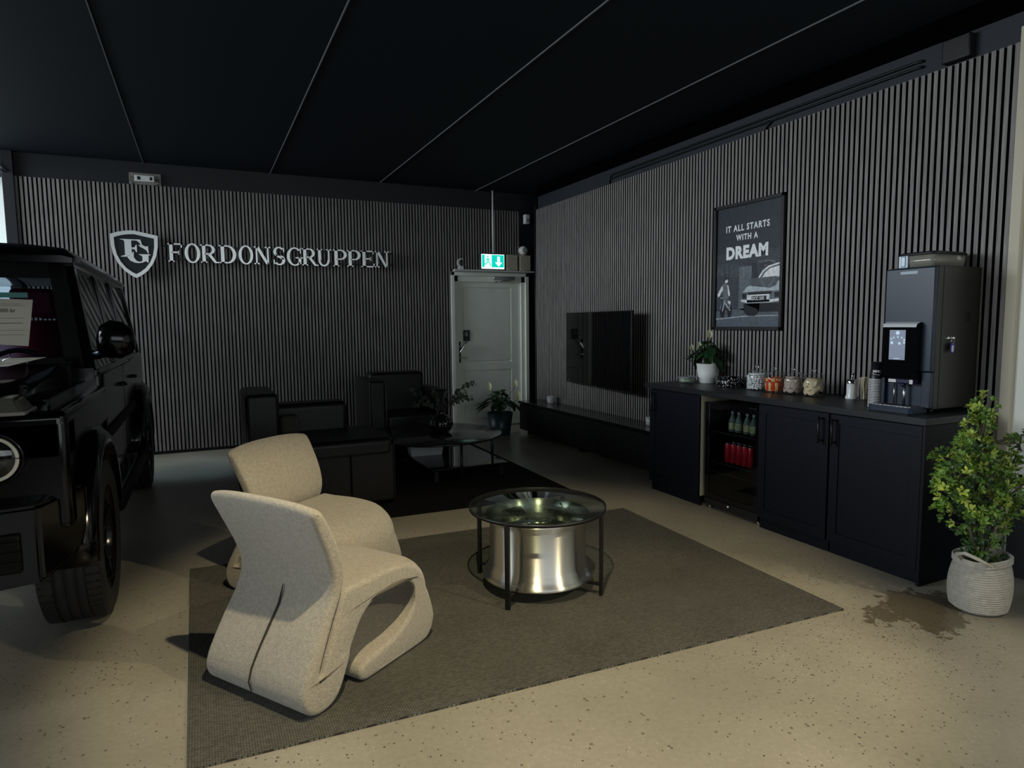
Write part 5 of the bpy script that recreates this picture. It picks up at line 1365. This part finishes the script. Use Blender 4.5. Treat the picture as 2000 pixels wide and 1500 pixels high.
for (y_, dz, dw) in ((yt-.03, 0.012, .0), (yt+.01, .055, .004), (yt+.12, .09, .01), (2.6, .10, .012), (3.8, .094, .012), (yr-.05, .065, .008), (yr+.02, .03, 0)):
    zt = ZT+.02+dz; W_ = wt_+.012
    rs.append([(-W_, y_, ZT-.005), (-W_-.004, y_, ZT+.02+dz*.25), (-W_+.055, y_, ZT+.03+dz*.72), (-W_+.22, y_, zt), (0, y_, zt+.016), (W_-.22, y_, zt), (W_-.055, y_, ZT+.03+dz*.72), (W_+.004, y_, ZT+.02+dz*.25), (W_, y_, ZT-.005)])
loft(bm, rs); carb('roof', bm, M_car)
bm = B()
for s in (-1, 1): loft(bm, [[(s*(wt_+.005), yt+.1, ZT+.0), (s*(wt_+.035), yt+.1, ZT+.005), (s*(wt_+.035), yt+.1, ZT+.022), (s*(wt_+.005), yt+.1, ZT+.03)], [(s*(wt_+.005), yr, ZT+.0), (s*(wt_+.035), yr, ZT+.005), (s*(wt_+.035), yr, ZT+.022), (s*(wt_+.005), yr, ZT+.03)]], smooth=False)
box(bm, -.68, .68, yr+.0, yr+.16, ZT-.005, ZT+.03, .012, 0, 3)
carb('rain_gutter', bm, M_car)
bm = B(); bm.faces.new([bm.verts.new(p) for p in ((-wb+.06, yb+.006, ZB+.01), (wb-.06, yb+.006, ZB+.01), (wt_-.05, yt-.002, ZT), (-wt_+.05, yt-.002, ZT))])
r = bmesh.ops.extrude_face_region(bm, geom=bm.faces[:]); bmesh.ops.translate(bm, verts=[v for v in r['geom'] if isinstance(v, bmesh.types.BMVert)], vec=(0, .005, 0)); carb('windscreen', bm, M_wind)
# black print band framing the windscreen
def wsf(u, z, o_=-.004): return (u, ws_y(z)+o_, z)
bm = B()
for (pts) in ([(-wb+.06, ZB+.0), (wb-.06, ZB), (wb-.07, ZB+.085), (-wb+.07, ZB+.085)], [(-wt_+.04, ZT-.10), (wt_-.04, ZT-.10), (wt_-.04, ZT+.01), (-wt_+.04, ZT+.01)],
              [(wb-.135, ZB), (wb-.045, ZB), (wt_-.03, ZT), (wt_-.115, ZT)], [(-wb+.045, ZB), (-wb+.135, ZB), (-wt_+.115, ZT), (-wt_+.03, ZT)]):
    A = [bm.verts.new(wsf(u, z)) for u, z in pts]; Bq = [bm.verts.new(wsf(u, z, -.001)) for u, z in pts]
    bm.faces.new(A); bm.faces.new(Bq[::-1])
    for i in range(4): bm.faces.new((A[i], Bq[i], Bq[(i+1) % 4], A[(i+1) % 4]))
carb('windscreen_surround', bm, M_trim)
M_side = mat('side_window_glass', (.003, .0035, .005), .03, spec=.7)
for s in (-1, 1):
    for (a, b_) in ((1.60, 2.46), (2.58, 3.28), (3.40, 4.32)):
        bm = B(); a2 = a+.18 if a == 1.60 else a
        A = [(s*(wb-.004), a, ZB+.01), (s*(wb-.004), b_, ZB+.01), (s*(wt_-.002), b_, ZT-.03), (s*(wt_-.002), a2, ZT-.03)]
        loft(bm, [A, [(x_-s*.006, y_, z_) for x_, y_, z_ in A]], smooth=False); carb('side_window', bm, M_wind if s < 0 else M_side)
# doors, handles, belt trim, sill step
bm = B()
for s in (-1, 1):
    for (a, b_) in ((1.50, 2.50), (2.53, 3.30)):
        x0, x1 = sorted((s*.878, s*.887)); box(bm, x0, x1, a, b_, .58, ZB-.02, .004)
carb('door', bm, M_car)
bm = B()
for s in (-1, 1):
    for yy in (2.32, 3.12): tube(bm, [(s*.885, yy, 1.06), (s*.915, yy+.01, 1.06), (s*.915, yy+.12, 1.06), (s*.885, yy+.13, 1.06)], .012, 8)
carb('door_handle', bm, M_car)
bm = B()
for s in (-1, 1):
    x0, x1 = sorted((s*.885, s*.905)); box(bm, x0, x1, 1.35, 3.15, .80, .86, .006)
    tube(bm, [(s*.90, 1.32, .42), (s*.93, 1.40, .40), (s*.93, 3.1, .40), (s*.90, 3.18, .42)], .035, 10)
carb('side_step', bm, M_trim)
bm = B()
for s in (-1, 1):
    tube(bm, [(s*.84, 1.62, 1.30), (s*.92, 1.58, 1.33)], .03, 10)
    secs = []
    for (x_, hy, hz, cz) in ((.855, .03, .05, 1.37), (.875, .055, .095, 1.385), (.93, .066, .118, 1.395), (.99, .062, .112, 1.39), (1.035, .045, .08, 1.385), (1.055, .02, .04, 1.38)):
        secs.append([(s*x_, 1.56+hy*cos(a*pi/8), cz+hz*sin(a*pi/8)) for a in range(16)])
    loft(bm, secs)
carb('door_mirror', bm, M_car)
bm = B(); lathe(bm, [(0, 4.44), (.36, 4.44), (.38, 4.50), (.38, 4.62), (.34, 4.66), (0, 4.66)], 40, (0, 0, .92), 'Y'); carb('spare_wheel_cover', bm, M_car)
bm = B(); box(bm, -.88, .88, 4.30, 4.50, .46, .68, .03, 0, 3); carb('rear_bumper', bm, M_trim)
# wipers
bm = B(); tube(bm, [(.55, 1.40, 1.27), (.2, 1.42, 1.285), (-.2, 1.45, 1.29)], .010, 8); tube(bm, [(-.05, 1.40, 1.27), (-.5, 1.43, 1.29)], .010, 8); lathe(bm, [(0, .02), (.02, .015), (.022, 0)], 10, (.55, 1.40, 1.27)); carb('wiper', bm, M_trim)
# interior
M_red = mat('dark_red_leather', (.30, .012, .035), .5); M_int = mat('black_interior', (.012, .012, .014), .7)
bm = B(); box(bm, -.76, .76, 1.52, 1.80, .9, 1.22, .04, 0, 3); carb('dashboard', bm, M_int)
for xx in (-.38, .38):
    for yy in (2.35, 3.2):
        bm = B(); loft(bm, [[(xx-.24, yy-.02, .8), (xx+.24, yy-.02, .8), (xx+.24, yy+.12, .8), (xx-.24, yy+.12, .8)], [(xx-.24, yy+.06, 1.40), (xx+.24, yy+.06, 1.40), (xx+.22, yy+.16, 1.40), (xx-.22, yy+.16, 1.40)], [(xx-.16, yy+.10, 1.52), (xx+.16, yy+.10, 1.52), (xx+.15, yy+.18, 1.52), (xx-.15, yy+.18, 1.52)]])
        box(bm, xx-.13, xx+.13, yy+.09, yy+.18, 1.54, 1.74, .03, 0, 3); carb('seat', bm, M_red)
bm = B(); tube(bm, [(.38+.18*cos(a*pi/12), 1.90+.05*sin(a*pi/12), 1.16+.17*sin(a*pi/12)) for a in range(25)], .016, 8, cap=False); carb('steering_wheel', bm, M_int)
bm = B(); box(bm, -.13, .13, 1.70, 1.73, 1.68, 1.75, .01); carb('interior_mirror', bm, M_int)
# price sheet inside the windscreen, paper and keys on the bonnet
pp = thing('price_sheet', 'cream price sheet displayed upright behind the windscreen of the black car', 'paper', (CX+.38, CF+yb+.02, 1.37))
slope = (yt-yb)/(ZT-ZB)
pf = lambda u, v, h_: (u+.02*v, v*slope+.028-h_, v)
bm = B(); prism(bm, [(-.25, .03), (.150, -.005), (.165, .262), (-.24, .275)], pf, -.001, .0); obj('sheet', bm, mat('cream_paper', (.52, .48, .39), .8), pp)
bm = B()
for (a, b_, v, t_) in ((-.2, .11, .235, .0025), (-.2, .13, .225, .002), (-.2, .125, .155, .002), (-.2, .12, .125, .004), (-.2, .13, .085, .002), (-.15, .13, .06, .002)): prism(bm, [(a, v), (b_, v-.0), (b_, v+t_), (a, v+t_)], pf, .0003, .0008)
text_bm(bm, '8000 kr', .030, lambda u, v, h_: pf(u-.01, v+.190, .0003+h_), .0006, bold=.0008, sx=1.0); obj('printed_lines', bm, mat('grey_ink', (.16, .14, .11), .7), pp)
bm = B(); box(bm, -.28, .33, 1.685, 1.705, 1.643, 1.672); o = obj('toll_tag', bm, mat('teal_card', (.06, .20, .18), .5), loc=(CX+.2, CF-.13, 0)); o.location.z = 0.0
tag(o, 'teal strip above the price sheet behind the windscreen of the black car', 'card'); 
ph = thing('paper_sheet', 'pale paper sheet lying on the bonnet of the black car under the keys', 'paper', (CX+.36, CF+1.09, 1.2755))
bm = B(); prism(bm, [(-.30, -.10), (.175, -.10), (.275, .26), (-.22, .26)], lambda u, v, h_: (u, v, h_+max(v, -.1)*.075+.008), 0, .0015); obj('sheet', bm, mat('cream_paper', (.52, .48, .39), .8), ph)
ky = thing('car_keys', 'bunch of car keys lying on the paper on the black bonnet', 'keys', (CX+.42, CF+1.10, 1.286), .3)
bm = B(); box(bm, -.04, .035, -.02, .02, 0, .016, .007, 0, 3); obj('key_fob', bm, M_plastic, ky)
bm = B(); tube(bm, [(.055+.016*cos(a*pi/8), .016*sin(a*pi/8), .012) for a in range(17)], .0018, 6, cap=False); tube(bm, [(.07, 0, .012), (.10, .01, .03), (.105, .012, .05)], .004, 6); box(bm, -.07, -.035, -.004, .004, .004, .012); obj('key_ring', bm, M_chrome, ky)
